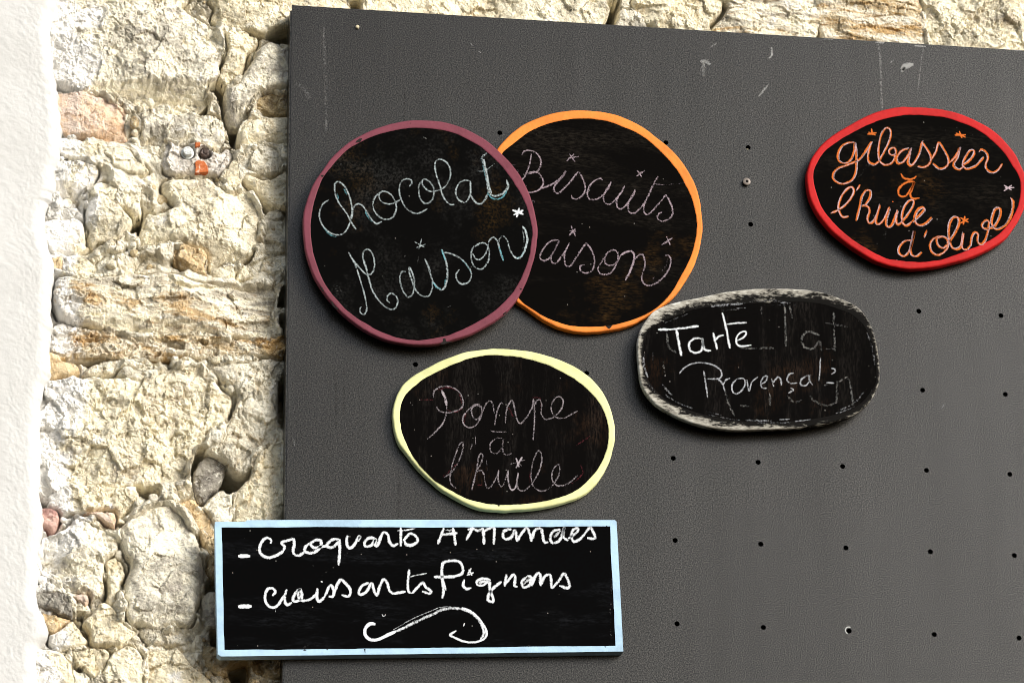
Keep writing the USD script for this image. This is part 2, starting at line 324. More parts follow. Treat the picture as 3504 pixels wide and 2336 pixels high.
def ribbons(strokes, y, width, press=0.5, seed=0, step=3.0, jitter=0.6):
    """Chalk strokes (each a list of photograph points, or a dict with pts/w/p) as flat ribbons lying at depth y, and their st."""
    V, F, UV, n0 = [], [], [], 0
    r = np.random.default_rng(seed)
    for k, s in enumerate(strokes):
        w, pr, pts = width, press, s
        if isinstance(s, dict):
            w, pr, pts = s.get('w', width), s.get('p', press), s['pts']
        c = spline(pts, step); w = w * 0.86
        c = c + (fbm(np.c_[c * 0.05, np.full(len(c), k + seed)], 2, 3)[:, None] - 0.5) * jitter * 2
        if len(c) < 2:
            continue
        W3 = at(c, y)[:, [0, 2]]
        t = np.gradient(W3, axis=0); t /= np.maximum(np.linalg.norm(t, axis=1, keepdims=True), 1e-9)
        nrm = np.c_[-t[:, 1], t[:, 0]]
        L = len(c)
        hw = 0.5 * w * 0.000400 * (0.85 + 0.4 * fbm(np.c_[np.arange(L) * 0.13, np.full(L, k * 3.7), np.full(L, seed)], 2, 5))
        ends = np.minimum(np.arange(L), np.arange(L)[::-1]) / 3.0
        hw = hw * np.clip(0.55 + 0.45 * ends, 0, 1)
        a, b = W3 + nrm * hw[:, None], W3 - nrm * hw[:, None]
        yy = y - 0.00004 * (k % 7)
        V.append(np.c_[a[:, 0], np.full(L, yy), a[:, 1]]); V.append(np.c_[b[:, 0], np.full(L, yy), b[:, 1]])
        pv = pr + 0.16 * (fbm(np.c_[np.arange(L) * 0.09, np.full(L, k * 1.3), np.full(L, seed + 9)], 3, 8) - 0.5)
        UV.append(np.c_[pv, np.zeros(L)]); UV.append(np.c_[pv, np.ones(L)])
        i = np.arange(L - 1) + n0
        F.append(np.c_[i, i + L, i + 1]); F.append(np.c_[i + 1, i + L, i + L + 1])
        n0 += 2 * L
    return (np.vstack(V), np.vstack(F)), np.vstack(UV)


def chalk(name, strokes, y, mat_, parent, width, press, seed, label=None, step=3.0, jitter=0.6):
    stuff = name in ('smudge', 'erased_lettering', 'chalk_shading', 'worn_streaks')
    m, uv = ribbons(strokes, y, width, press, seed, step, jitter)
    return obj(name, m, mat_, parent, uv=uv, label=label, kind='stuff' if stuff else None)


def T(ox, oy, s):
    """Points read off an enlargement with corner (ox, oy) and s photograph pixels per step."""
    return lambda *pts: [(ox + s * x, oy + s * y) for x, y in pts]


def ring(outer_loops):
    """Joins closed loops (n x 3 each, same n) into a band; consecutive loops are sewn together."""
    n = len(outer_loops[0]); V = np.vstack(outer_loops); F = []
    for k in range(len(outer_loops) - 1):
        i = np.arange(n); j = (i + 1) % n
        a, b = k * n + i, k * n + j; c, d = (k + 1) * n + i, (k + 1) * n + j
        F.append(np.c_[a, b, c]); F.append(np.c_[b, d, c])
    return V, np.vstack(F)


def resample(c, n):
    c = np.vstack([c, c[:1]]); s = np.r_[0, np.cumsum(np.linalg.norm(np.diff(c, axis=0), axis=1))]
    t = np.linspace(0, s[-1], n, endpoint=False)
    return np.c_[np.interp(t, s, c[:, 0]), np.interp(t, s, c[:, 1])]


def by_angle(c, centre, n):
    """Closed loop resampled so that loops of one board match by direction from its centre."""
    d = c - centre; a = np.unwrap(np.arctan2(d[:, 1], d[:, 0]))
    if a[-1] < a[0]:
        c, a = c[::-1], a[::-1]
    a0 = a[0]; a = a - a0
    cc = np.vstack([c, c[:1]]); aa = np.r_[a, 2 * math.pi]
    o = np.argsort(aa, kind='stable'); cc, aa = cc[o], aa[o]
    t = (np.linspace(0, 2 * math.pi, n, endpoint=False) - a0) % (2 * math.pi)
    return np.c_[np.interp(t, aa, cc[:, 0]), np.interp(t, aa, cc[:, 1])]


def loop3(c2, y):
    return np.c_[c2[:, 0], np.full(len(c2), y), c2[:, 1]]


def offset_loop(c2, d):
    """Loop moved outwards (d > 0) along its normals; it runs counter-clockwise in x, z."""
    t = np.roll(c2, -1, 0) - np.roll(c2, 1, 0); t /= np.linalg.norm(t, axis=1, keepdims=True)
    return c2 + d * np.c_[t[:, 1], -t[:, 0]]


def fan(c2, y):
    n = len(c2); V = np.vstack([loop3(c2, y), [[c2[:, 0].mean(), y, c2[:, 1].mean()]]])
    i = np.arange(n); return V, np.c_[i, (i + 1) % n, np.full(n, n)]


def join(*ms):
    V, F, n = [], [], 0
    for v, f in ms:
        V.append(v); F.append(np.asarray(f) + n); n += len(v)
    return np.vstack(V), np.vstack(F)


# ---------------------------------------------------------------- the stone wall
W0 = 0.045                                   # mean face of the masonry, behind the panel's face at y = 0
A_ = T(0, 0, 0.44643); B_ = T(0, 600, 0.44643); C_ = T(0, 1200, 0.44643); D_ = T(0, 1636, 0.44643)
E_ = T(950, 0, 0.5102); F_ = T(2100, 0, 0.5969)
S = []                                       # (outline, kind, protrusion mm, bevel mm, roughness, extra planes, label)


def st(pts, kind='pale', prot=16, bevel=9, rough=1.0, planes=(), label=None, facets=6, name='stone', hole=None):
    prot = 6 + prot * 0.5 if prot > 4 else prot; bevel = bevel * 0.62; stretch = np.array([0.5, 1.5]) if kind in ('layer', 'gold') else np.array([1.0, 1.0])
    S.append(dict(hole=hole, stretch=stretch, pts=pts, kind=kind, prot=prot / 1000, bevel=bevel / 1000, rough=rough, planes=planes, label=label, facets=facets, name=name))


st(A_((400, -70), (1380, -60), (1400, 20), (1530, 100), (1640, 180), (1695, 230), (1732, 330), (1705, 430), (1690, 480), (1700, 560), (1650, 640), (1600, 740), (1560, 790), (1500, 845), (1420, 850), (1300, 800), (1200, 825), (1080, 815), (1000, 765), (900, 730), (800, 705), (700, 665), (600, 640), (500, 625), (430, 600), (400, 570), (340, 420), (360, 100)),
   'grey', 30, 5, 1.0, [(A_((800, 560))[0], 0.0, 1.15), (A_((1150, 730))[0], 0.1, 1.3)], 'huge grey and cream block at the top beside the white render', 9)
st(A_((400, 700), (560, 680), (760, 720), (880, 770), (975, 830), (970, 900), (975, 1010), (995, 1080), (960, 1100), (880, 1090), (800, 1080), (700, 1050), (600, 1030), (490, 1020), (420, 930), (400, 800)), 'orange', 18, 8, 0.6, [(A_((880, 950))[0], -0.5, 0.0), (A_((700, 990))[0], 0.0, 0.7)], 'orange sandstone block')
st(A_((1100, 880), (1300, 855), (1510, 850), (1690, 885), (1722, 960), (1735, 1095), (1690, 1140), (1500, 1070), (1400, 1100), (1280, 1060), (1250, 1100), (1090, 1130), (1050, 1080), (1090, 950)), 'grey', 20, 6, 1.2, [(A_((1350, 960))[0], 0, 0.5)], 'grey block above the bolts')
st(A_((1640, -70), (2300, -70), (2300, 215), (2150, 232), (2050, 242), (1960, 240), (1800, 215), (1700, 165), (1625, 110), (1650, 40)), 'cream', 22, 8)
st(A_((1702, 250), (1800, 220), (1950, 245), (1990, 300), (1900, 400), (1885, 480), (1825, 585), (1730, 645), (1668, 610), (1697, 500), (1738, 370)), 'cream', 18, 8)
st(A_((1835, 600), (1900, 485), (2000, 330), (2090, 285), (2200, 350), (2300, 390), (2300, 640), (2000, 700), (1940, 790), (1910, 880), (1850, 920), (1790, 925), (1730, 850), (1702, 760), (1722, 670)), 'grey', 30, 18, 0.9, [(A_((1900, 760))[0], -0.2, 0.8)], 'rounded grey boulder')
st(A_((1930, 810), (2020, 720), (2300, 660), (2300, 868), (2080, 872), (1950, 868), (1912, 850)), 'brown', 9, 8, 1.3)
st(A_((1832, 955), (1920, 905), (2050, 880), (2300, 890), (2300, 1085), (2150, 1100), (2050, 1080), (1950, 1110), (1850, 1098), (1818, 1060)), 'cream', 26, 12, 0.6, [(A_((1990, 1020))[0], 0, 0.9)])
st(A_((1560, 795), (1620, 712), (1670, 770), (1700, 855), (1742, 925), (1722, 950), (1690, 882), (1590, 852)), 'mortar', 8, 6)
st(A_((1735, 962), (1790, 950), (1815, 990), (1790, 1040), (1742, 1052)), 'mortar', 2, 6)
st(A_((400, 1045), (600, 1050), (740, 1082), (795, 1130), (760, 1198), (700, 1212), (600, 1208), (490, 1182), (400, 1110)), 'cream', 12, 7)
st(A_((800, 1112), (980, 1130), (1060, 1200), (1140, 1290), (1080, 1338), (900, 1300), (830, 1220), (765, 1145)), 'pale', 15, 8, 0.8)
st(A_((380, 1235), (560, 1218), (700, 1222), (768, 1270), (738, 1340), (640, 1478), (600, 1515), (520, 1480), (380, 1425)), 'grey', 20, 8, 1.0, [(A_((600, 1390))[0], 0.0, 1.0)])
st(A_((1235, 1222), (1290, 1068), (1400, 1106), (1500, 1078), (1690, 1148), (1738, 1110), (1800, 1185), (1700, 1338), (1600, 1326), (1340, 1336), (1240, 1280)), 'rosy', 12, 9, 1.0, (), 'patch of smooth rosy grey mortar around the bolts', 2, 'mortar_patch', [((642, 519), 0.0098), ((701, 522), 0.0082)])
st(A_((1705, 1335), (1790, 1195), (1832, 1255), (1848, 1400), (1800, 1438), (1730, 1410), (1660, 1345)), 'cream', 15, 7, 0.8)
st(A_((1842, 1222), (1970, 1092), (2120, 1108), (2182, 1200), (2168, 1290), (2060, 1348), (1900, 1300)), 'mortar', 12, 9, 1.2)
st(A_((1860, 1345), (1900, 1305), (2060, 1355), (2180, 1295), (2300, 1260), (2300, 1570), (2070, 1590), (2020, 1530), (1960, 1465), (1920, 1430)), 'cream', 17, 9)
st(B_((700, 60), (760, 15), (860, 20), (920, 80), (910, 160), (962, 240), (1030, 330), (1000, 400), (940, 480), (850, 490), (760, 502), (690, 522), (668, 480), (680, 400), (650, 300), (660, 180)), 'pale', 26, 10, 1.0, [(B_((760, 300))[0], 0.8, 0.1), (B_((900, 400))[0], -0.3, 0.3)])
st(B_((932, 178), (962, 140), (1060, 132), (1085, 200), (1098, 290), (1050, 320), (1012, 288), (965, 238)), 'pale', 19, 8, 0.7)
st(B_((1250, 10), (1400, -8), (1600, -10), (1700, 50), (1780, 97), (1870, 77), (1950, 130), (2010, 200), (2036, 270), (2000, 380), (1995, 500), (1950, 580), (1890, 622), (1800, 672), (1700, 682), (1612, 660), (1600, 600), (1540, 550), (1320, 512), (1200, 518), (1140, 532), (1062, 540), (1057, 430), (1072, 340), (1112, 290), (1140, 250), (1200, 262), (1330, 200), (1260, 120)), 'pale', 32, 15, 1.0, [(B_((1700, 480))[0], 0.05, 0.75), (B_((1250, 300))[0], 0.25, 0.0)], 'large pale rounded boulder below the bolts')
st(B_((1322, 532), (1420, 520), (1540, 556), (1592, 606), (1590, 700), (1608, 775), (1550, 772), (1480, 742), (1380, 692), (1322, 642)), 'ochre', 17, 7, 1.6, (), 'crumbling ochre brown stone')
st(B_((1602, 722), (1680, 682), (1758, 678), (1806, 722), (1800, 790), (1700, 790), (1622, 775)), 'cream', 16, 9, 0.6)
st(B_((1812, 732), (1850, 692), (1900, 702), (1960, 790), (1900, 808), (1806, 794)), 'cream', 14, 8, 0.6)
st(B_((2022, 300), (2060, 257), (2130, 237), (2195, 290), (2170, 340), (2090, 350), (2032, 330)), 'mortar', 6, 8)
st(B_((2002, 482), (2050, 442), (2120, 432), (2280, 500), (2280, 580), (2100, 588), (2030, 558)), 'mortar', 3, 8, 1.3)
st(B_((1885, 642), (2000, 575), (2080, 595), (2280, 600), (2280, 780), (2100, 760), (2020, 740), (1970, 760), (1922, 700)), 'mortar', 8, 9, 1.4)
st(B_((300, 332), (450, 312), (600, 302), (655, 370), (660, 515), (690, 535), (600, 588), (480, 588), (390, 595), (300, 440)), 'cream', 14, 8, 0.8)
st(B_((340, 612), (420, 594), (490, 642), (493, 718), (440, 730), (340, 700)), 'ochre', 8, 6)
st(B_((502, 612), (620, 602), (755, 690), (738, 750), (660, 770), (522, 742)), 'cream', 15, 7)
st(B_((420, 775), (700, 762), (900, 742), (1100, 722), (1320, 722), (1480, 762), (1620, 792), (1800, 802), (1960, 802), (2060, 812), (2150, 862), (2140, 950), (2112, 1040), (2150, 1120), (2190, 1180), (2120, 1238), (1900, 1226), (1700, 1206), (1500, 1186), (1300, 1196), (1100, 1206), (900, 1176), (700, 1126), (560, 1106), (420, 1000)), 'layer', 30, 12, 1.1, [(B_((1200, 1080))[0], 0.0, 0.8), (B_((1900, 1000))[0], -0.12, 0.1)], 'long pale layered slab')
st(B_((400, 1130), (510, 1100), (640, 1142), (800, 1158), (950, 1208), (1200, 1216), (1500, 1205), (1900, 1244), (2200, 1215), (2200, 1380), (1900, 1370), (1600, 1390), (1300, 1395), (1200, 1415), (1000, 1392), (850, 1372), (700, 1380), (560, 1397), (400, 1330)), 'gold', 17, 7, 1.7, [(B_((1000, 1320))[0], 0.0, 0.5)], 'golden brown layered stone')
st(B_((330, 1345), (490, 1362), (580, 1420), (610, 1480), (600, 1505), (500, 1530), (330, 1540)), 'ochre', 15, 8, 0.6, (), 'ochre yellow sandstone beside the render')
st(C_((780, 62), (900, 47), (1040, 52), (1130, 92), (1210, 92), (1200, 148), (1080, 150), (950, 130), (850, 178), (640, 180), (650, 140)), 'mortar', 8, 8, 1.3)
st(C_((340, 212), (560, 185), (900, 185), (1150, 172), (1300, 105), (1560, 92), (1580, 170), (1675, 210), (1775, 300), (1785, 420), (1735, 500), (1697, 580), (1640, 590), (1598, 700), (1540, 722), (1490, 790), (1470, 880), (1472, 960), (1380, 1000), (1200, 1010), (1000, 1022), (850, 1050), (600, 1070), (480, 1110), (320, 1085), (260, 900), (260, 400)), 'pale', 30, 10, 1.5, [(C_((1000, 900))[0], 0.0, 0.45), (C_((600, 400))[0], 0.12, -0.1), (C_((1500, 500))[0], -0.25, 0.0)], 'biggest pale block below the layered slab', 10)
st(C_((1600, 102), (1900, 62), (2260, 60), (2260, 200), (2165, 280), (2150, 500), (2260, 560), (2260, 690), (2000, 735), (1940, 830), (1918, 910), (1822, 918), (1742, 850), (1590, 782), (1605, 705), (1712, 650), (1722, 550), (1802, 420), (1802, 300), (1690, 200)), 'mortar', 20, 10, 1.4, [(C_((1900, 300))[0], -0.1, 0.15)])
st(C_((1505, 865), (1585, 795), (1720, 835), (1740, 880), (1700, 1000), (1620, 1080), (1580, 1150), (1540, 1155), (1492, 1080), (1484, 980)), 'dark', -6, 8, 0.6, [(C_((1620, 900))[0], -0.3, 0.1)], 'tilted grey wedge of stone in a dark hole')
st(C_((1945, 842), (2005, 745), (2260, 705), (2260, 1400), (1900, 1400), (1795, 1270), (1782, 1180), (1822, 1040), (1922, 922)), 'cream', 24, 10, 0.8, [(C_((1900, 1000))[0], 0.9, 0.0)])
st(C_((1605, 1122), (1680, 1052), (1790, 1022), (1798, 1100), (1770, 1290), (1720, 1380), (1650, 1360), (1560, 1210), (1525, 1182)), 'mortar', 8, 9, 1.3)
st(C_((1365, 1175), (1420, 1120), (1500, 1130), (1545, 1190), (1640, 1310), (1640, 1480), (1560, 1500), (1530, 1400), (1490, 1320), (1440, 1240)), 'ochre', 4, 8, 1.2)
st(D_((900, 370), (960, 300), (1060, 230), (1150, 180), (1280, 150), (1360, 200), (1430, 260), (1490, 350), (1530, 420), (1565, 560), (1580, 720), (1585, 800), (1550, 900), (1530, 1000), (1510, 1080), (1440, 1120), (1360, 1100), (1280, 1130), (1200, 1145), (1100, 1110), (1000, 1100), (950, 1060), (960, 950), (930, 880), (960, 770), (1000, 640), (960, 560), (920, 460)), 'grey', 42, 14, 0.8, [(D_((1060, 500))[0], 0.6, 0.0), (D_((1490, 600))[0], -1.2, 0.0), (D_((1250, 950))[0], 0.0, 0.35)], 'big pale grey boulder left of the blue framed board', 7)
st(D_((380, 400), (460, 382), (600, 292), (720, 320), (850, 380), (915, 435), (910, 530), (868, 580), (815, 620), (815, 700), (805, 880), (760, 955), (690, 985), (685, 860), (560, 868), (420, 750), (300, 700), (300, 480)), 'grey', 22, 10, 1.4, [(D_((560, 560))[0], 0.5, 0.15)])
st(D_((270, 225), (360, 202), (430, 232), (460, 290), (440, 350), (400, 393), (330, 370), (270, 300)), 'pink', 16, 12, 0.6, (), 'small pink stone')
st(D_((622, 262), (760, 247), (888, 262), (883, 378), (830, 342), (725, 292)), 'orange', 16, 4, 0.5, (), 'shard of orange tile', 3)
st(D_((500, 30), (640, 25), (900, 60), (1060, 50), (1070, 120), (1040, 200), (960, 280), (895, 340), (893, 255), (760, 240), (560, 250), (470, 255), (450, 225), (330, 160)), 'cream', 15, 8, 1.2)
st(D_((230, 895), (340, 845), (460, 845), (540, 890), (575, 1000), (568, 1050), (520, 1060), (400, 1010), (240, 965)), 'dark', 22, 10, 0.9, (), 'dark grey porous stone')
st(D_((555, 885), (640, 870), (678, 885), (676, 950), (640, 985), (580, 920)), 'orange', 14, 6, 0.5)
st(D_((802, 632), (870, 592), (945, 640), (972, 720), (946, 770), (925, 860), (900, 955), (834, 960), (822, 750)), 'cream', 16, 8, 0.8)
st(D_((650, 1062), (720, 1005), (800, 935), (900, 1002), (950, 1080), (1045, 1122), (1055, 1180), (980, 1258), (850, 1278), (720, 1268), (693, 1200), (662, 1120)), 'cream', 20, 10, 0.8)
st(D_((1062, 1152), (1120, 1118), (1280, 1152), (1440, 1132), (1508, 1180), (1490, 1250), (1380, 1288), (1240, 1288), (1150, 1270), (1092, 1200)), 'mortar', 10, 8)
st(D_((462, 1150), (560, 1072), (640, 1180), (688, 1240), (620, 1280), (540, 1308), (400, 1280), (382, 1180)), 'cream', 14, 7)
st(D_((400, 1030), (520, 1070), (555, 1068), (455, 1145), (380, 1175), (290, 1000)), 'ochre', 6, 6)
st(D_((560, 1302), (680, 1272), (800, 1282), (846, 1340), (796, 1460), (720, 1520), (620, 1450), (556, 1360)), 'cream', 17, 8)
st(D_((852, 1342), (960, 1272), (1060, 1292), (1118, 1400), (1126, 1500), (1060, 1640), (850, 1640), (792, 1480)), 'pale', 22, 8, 0.9)
st(D_((230, 1332), (420, 1312), (520, 1352), (558, 1420), (556, 1640), (230, 1640)), 'cream', 17, 9)
st(D_((564, 1452), (640, 1454), (698, 1500), (680, 1560), (640, 1640), (560, 1640)), 'grey', 10, 5, 0.7)
st(D_((1132, 1322), (1240, 1302), (1360, 1295), (1450, 1372), (1520, 1452), (1640, 1560), (1640, 1660), (1136, 1660)), 'cream', 15, 9, 1.1)
st(D_((1545, 1300), (1700, 1240), (1900, 1330), (1880, 1440), (1700, 1500), (1600, 1440)), 'brown', 7, 9, 1.2)
st(D_((1900, 1340), (2250, 1300), (2250, 1500), (2050, 1540), (1890, 1450)), 'brown', 10, 9, 1.4)
st(D_((1720, 1510), (1880, 1460), (2040, 1550), (2250, 1520), (2250, 1680), (1720, 1680)), 'brown', 9, 9, 1.4)
st(D_((1555, 885), (1640, 842), (1720, 900), (1740, 1050), (1680, 1150), (1565, 1150), (1545, 1000)), 'grey', 4, 9, 0.8)
st(D_((1575, 400), (1640, 362), (1760, 420), (1740, 700), (1640, 750), (1598, 700), (1588, 540)), 'brown', 6, 9, 1.3)
# the strip above the panel
st(E_((-40, -60), (490, -60), (500, 25), (480, 140), (60, 140), (-30, 60)), 'cream', 16, 9)
st(E_((540, -60), (1480, -60), (1500, 20), (1480, 200), (700, 220), (560, 160), (545, 40)), 'cream', 24, 10, 0.9)
st(E_((1500, -60), (2230, -60), (2240, 60), (2200, 150), (2140, 280), (1500, 280), (1490, 120)), 'pale', 26, 9, 0.8)
st(E_((2275, 65), (2400, 50), (2470, 110), (2470, 240), (2260, 240), (2262, 160)), 'grey', 4, 9)
st(F_((150, -60), (600, -60), (640, 40), (560, 140), (640, 300), (240, 300), (240, 160), (140, 80)), 'cream', 18, 10)
st(F_((618, -60), (1172, -60), (1180, 215), (1170, 340), (660, 340), (575, 150), (655, 45)), 'layer', 27, 8, 0.8)
st(F_((1190, -60), (1700, -60), (1780, 60), (1760, 400), (1200, 400), (1192, 215)), 'gold', 24, 8, 0.9)
st(F_((1712, -60), (2420, -60), (2420, 420), (1770, 420), (1790, 60)), 'pale', 26, 9, 1.2)

# the black holes the photograph shows between the stones
cav = [(A_((1590, 650), (1660, 600), (1720, 640), (1730, 760), (1740, 900), (1840, 925), (1915, 880), (1835, 960), (1822, 1060), (1840, 1110), (1780, 1100), (1745, 1000), (1700, 850), (1690, 760)), 0.05),
       (A_((430, 600), (520, 630), (610, 650), (590, 690), (440, 685), (400, 660)), 0.035),
       (A_((1500, 845), (1560, 790), (1600, 770), (1590, 840), (1540, 870)), 0.03),
       (A_((2060, 240), (2240, 200), (2260, 380), (2190, 320), (2100, 290)), 0.035),
       (A_((1700, 230), (1740, 340), (1710, 430), (1690, 480), (1730, 380), (1720, 280)), 0.02),
       (B_((1920, 80), (1970, 120), (2030, 190), (2080, 240), (2050, 262), (2030, 280), (2000, 200)), 0.045),
       (B_((1025, 330), (1100, 300), (1065, 420), (1050, 400), (1000, 420)), 0.04),
       (B_((1590, 680), (1800, 680), (1950, 590), (1900, 660), (1750, 678), (1620, 710), (1610, 760)), 0.028),
       (B_((2200, 860), (2260, 840), (2260, 960), (2140, 1000), (2150, 900)), 0.045),
       (B_((2140, 1090), (2210, 1100), (2260, 1160), (2200, 1200)), 0.04),
       (B_((480, 1395), (700, 1382), (800, 1380), (760, 1420), (560, 1420)), 0.025),
       (C_((2150, 220), (2230, 200), (2230, 540), (2160, 530)), 0.035),
       (C_((1470, 870), (1500, 780), (1560, 750), (1740, 830), (1760, 870), (1860, 925), (1925, 915), (1860, 990), (1760, 1080), (1700, 1020), (1620, 1090), (1560, 1165), (1520, 1150), (1470, 990)), 0.07),
       (C_((1060, 1030), (1220, 1060), (1215, 1110), (1130, 1140), (1075, 1090)), 0.045),
       (C_((300, 1130), (370, 1120), (350, 1170), (310, 1165)), 0.03),
       (D_((1590, 780), (1700, 760), (1700, 840), (1590, 845)), 0.05),
       (D_((960, 1040), (1000, 1100), (1070, 1120), (1050, 1140), (960, 1090)), 0.015),
       (D_((1350, 1110), (1440, 1125), (1500, 1090), (1480, 1130), (1400, 1145)), 0.03),
       (D_((590, 1035), (650, 1030), (640, 1060), (600, 1060)), 0.03),
       (D_((570, 1430), (640, 1440), (620, 1470), (590, 1460)), 0.03),
       (D_((1620, 1150), (1760, 1200), (1760, 1300), (1640, 1260)), 0.04),
       (D_((1760, 1440), (1900, 1400), (1900, 1560), (1800, 1560)), 0.05),
       (E_((500, -10), (560, -10), (550, 70), (510, 70)), 0.02),
       (E_((2225, 0), (2290, 0), (2280, 90), (2230, 160), (2190, 160), (2240, 60)), 0.035),
       (F_((5, 0), (20, 0), (20, 110), (5, 110)), 0.03),
       ([(642 + 34 * math.cos(k * .7), 519 + 34 * math.sin(k * .7)) for k in range(9)], 0.035), ([(701 + 26 * math.cos(k * .7), 522 + 26 * math.sin(k * .7)) for k in range(9)], 0.03)]


def cav_at(p, y):
    return Polygon(at(spline(p, 6, True), y)[:, [0, 2]]).buffer(0.0004)


wall = thing('stone_wall', 'old rubble wall of pale limestone blocks and crumbling lime mortar', 'wall')
polys = []


def stone_mesh(s, seed, h=0.0016):
    r = np.random.default_rng(1000 + seed)
    y = W0 - max(s['prot'], 0)
    c = at(spline(s['pts'], 6.0, closed=True), y)[:, [0, 2]]
    c = resample(c, max(24, int(LineString(c).length / 0.0020)))
    k = np.c_[c * 60, np.full(len(c), seed * 1.7)]
    k2 = np.c_[c * 190, np.full(len(c), seed * 2.3)]
    c = c + 0.0042 * np.c_[fbm(k, 3, 11) - 0.5, fbm(k, 3, 12) - 0.5] * 2 + 0.0016 * np.c_[fbm(k2, 3, 13) - 0.5, fbm(k2, 3, 14) - 0.5] * 2
    P = Polygon(c).buffer(0)
    if P.geom_type != 'Polygon':
        P = max(P.geoms, key=lambda g: g.area)
    for hp, hr in (s['hole'] or ()):
        hc = at([hp], y)[0]; P = P.difference(Point(hc[0], hc[2]).buffer(hr, 10))
    if s['kind'] != 'dark' and not s['hole']:
        for cp_, _ in cav[:-2]:
            cq = cav_at(cp_, y)
            if cq.intersects(P):
                P = P.difference(cq).buffer(-0.0008).buffer(0.0008)
        if P.geom_type != 'Polygon':
            P = max(P.geoms, key=lambda g: g.area)
    P = shapely.geometry.polygon.orient(P)
    loops = [np.asarray(l_.coords)[:-1] for l_ in (P.exterior, *P.interiors)]
    c = np.vstack(loops)
    x0, z0, x1, z1 = P.bounds
    gx, gz = np.meshgrid(np.arange(x0, x1, h), np.arange(z0, z1, h))
    g = np.c_[gx.ravel(), gz.ravel()] + r.uniform(-0.3, 0.3, (gx.size, 2)) * h
    g = g[shapely.contains_xy(P, g[:, 0], g[:, 1])]
    dist, _ = cKDTree(c).query(g); g = g[dist > 0.6 * h]
    pts = np.vstack([c, g])
    tri = Delaunay(pts).simplices
    cen = pts[tri].mean(1); tri = tri[shapely.contains_xy(P, cen[:, 0], cen[:, 1])]
    a = pts[tri]; cr = (a[:, 1, 0] - a[:, 0, 0]) * (a[:, 2, 1] - a[:, 0, 1]) - (a[:, 1, 1] - a[:, 0, 1]) * (a[:, 2, 0] - a[:, 0, 0])
    tri[cr < 0] = tri[cr < 0][:, ::-1]
    d = cKDTree(c).query(pts)[0]; d[:len(c)] = 0
    q3 = np.c_[pts, np.full(len(pts), seed * 0.37)]
    bev = s['bevel'] * (0.5 + 1.1 * fbm(q3 * 35, 2, 21))
    t = np.clip(d / bev, 0, 1)
    prof = np.sqrt(np.clip(1 - (1 - t) ** 2, 0, 1))
    size = math.sqrt(P.area)
    hgt = np.full(len(pts), s['prot'])
    for _ in range(s['facets']):
        o = np.array([r.uniform(x0, x1), r.uniform(z0, z1)]); cc = np.array([P.centroid.x, P.centroid.y])
        dirn = o - cc; dirn = dirn / max(np.linalg.norm(dirn), 1e-6)
        gr = -dirn * r.uniform(0.04, 0.34) + r.normal(0, 0.05, 2)
        hgt = np.minimum(hgt, s['prot'] + r.uniform(-0.001, 0.002) + (pts - (cc + (o - cc) * 0.55)) @ gr)
    hgt = np.maximum(hgt, s['prot'] - 0.5 * max(s['prot'], 0.01) - 0.004)
    for (pp, gx_, gz_) in s['planes']:
        o = at([pp], y)[0][[0, 2]]
        wob = 0.006 * (fbm(q3 * 40, 3, 31) - 0.5)
        hgt = np.minimum(hgt, s['prot'] + (pts - o) @ np.array([gx_, gz_]) + wob)
    hgt = np.maximum(hgt, s['prot'] - 0.034)
    ro = s['rough']
    n = 0.010 * ro * (fbm(q3 * 26, 3, 41) - 0.5) * min(1, size / 0.06)
    wp = pts + 0.006 * np.c_[fbm(q3 * 70, 3, 51) - 0.5, fbm(q3 * 70, 3, 52) - 0.5] * 2
    for cell, amp in ((0.034, 0.0056), (0.013, 0.0024), (0.0055, 0.0008)):           # broken faces, large to small
        gx_, gz_ = np.meshgrid(np.arange(x0 - cell, x1 + cell, cell), np.arange(z0 - cell, z1 + cell, cell))
        sd = np.c_[gx_.ravel(), gz_.ravel()] + r.uniform(-0.5, 0.5, (gx_.size, 2)) * cell
        sd[:, 1] *= 1.0
        _, ii = cKDTree(sd * s['stretch']).query(wp * s['stretch'])
        sl = r.normal(0, 1, (len(sd), 2)); of = r.uniform(-0.5, 0.5, len(sd))
        n += amp * ro * (of[ii] + ((wp - sd[ii]) / cell * sl[ii]).sum(1) * 0.55)
    w1 = np.abs(fbm(q3 * 60 + 5 * fbm(q3 * 20, 2, 3)[:, None], 3, 43) - 0.5) * 2
    n += -0.0045 * ro * np.clip(0.16 - w1, 0, 1) / 0.16 * np.clip(fbm(q3 * 22, 2, 44) * 2 - 0.7, 0, 1)   # fissures
    n += 0.0026 * ro * (fbm(q3 * 150, 4, 45) - 0.5) + 0.0014 * (noise(q3 * 480, 46) - 0.5)
    pit = np.clip(fbm(q3 * 150, 2, 47) - 0.66, 0, 1)
    n -= 0.016 * ro * pit
    n *= np.clip(0.3 + t, 0, 1)
    base = min(0.0, s['prot']) - 0.011
    ht = base + (hgt - base) * prof + n
    Y = W0 - ht
    nb = len(c)
    V = np.c_[pts[:, 0], Y, pts[:, 1]]
    sk = np.c_[c[:, 0], np.full(nb, W0 + 0.03), c[:, 1]]
    fs, o_ = [tri], 0
    for l_ in loops:
        i = np.arange(len(l_)); ia, ib = o_ + i, o_ + (i + 1) % len(l_); o_ += len(l_)
        fs += [np.c_[ia, len(V) + ia, ib], np.c_[ib, len(V) + ia, len(V) + ib]]
    return (np.vstack([V, sk]), np.vstack(fs)), P


for k, s in enumerate(S):
    m, P = stone_mesh(s, k)
    polys.append(P)
    obj(s['name'], m, STONE[s['kind']], wall, smooth=28, label=s['label'])

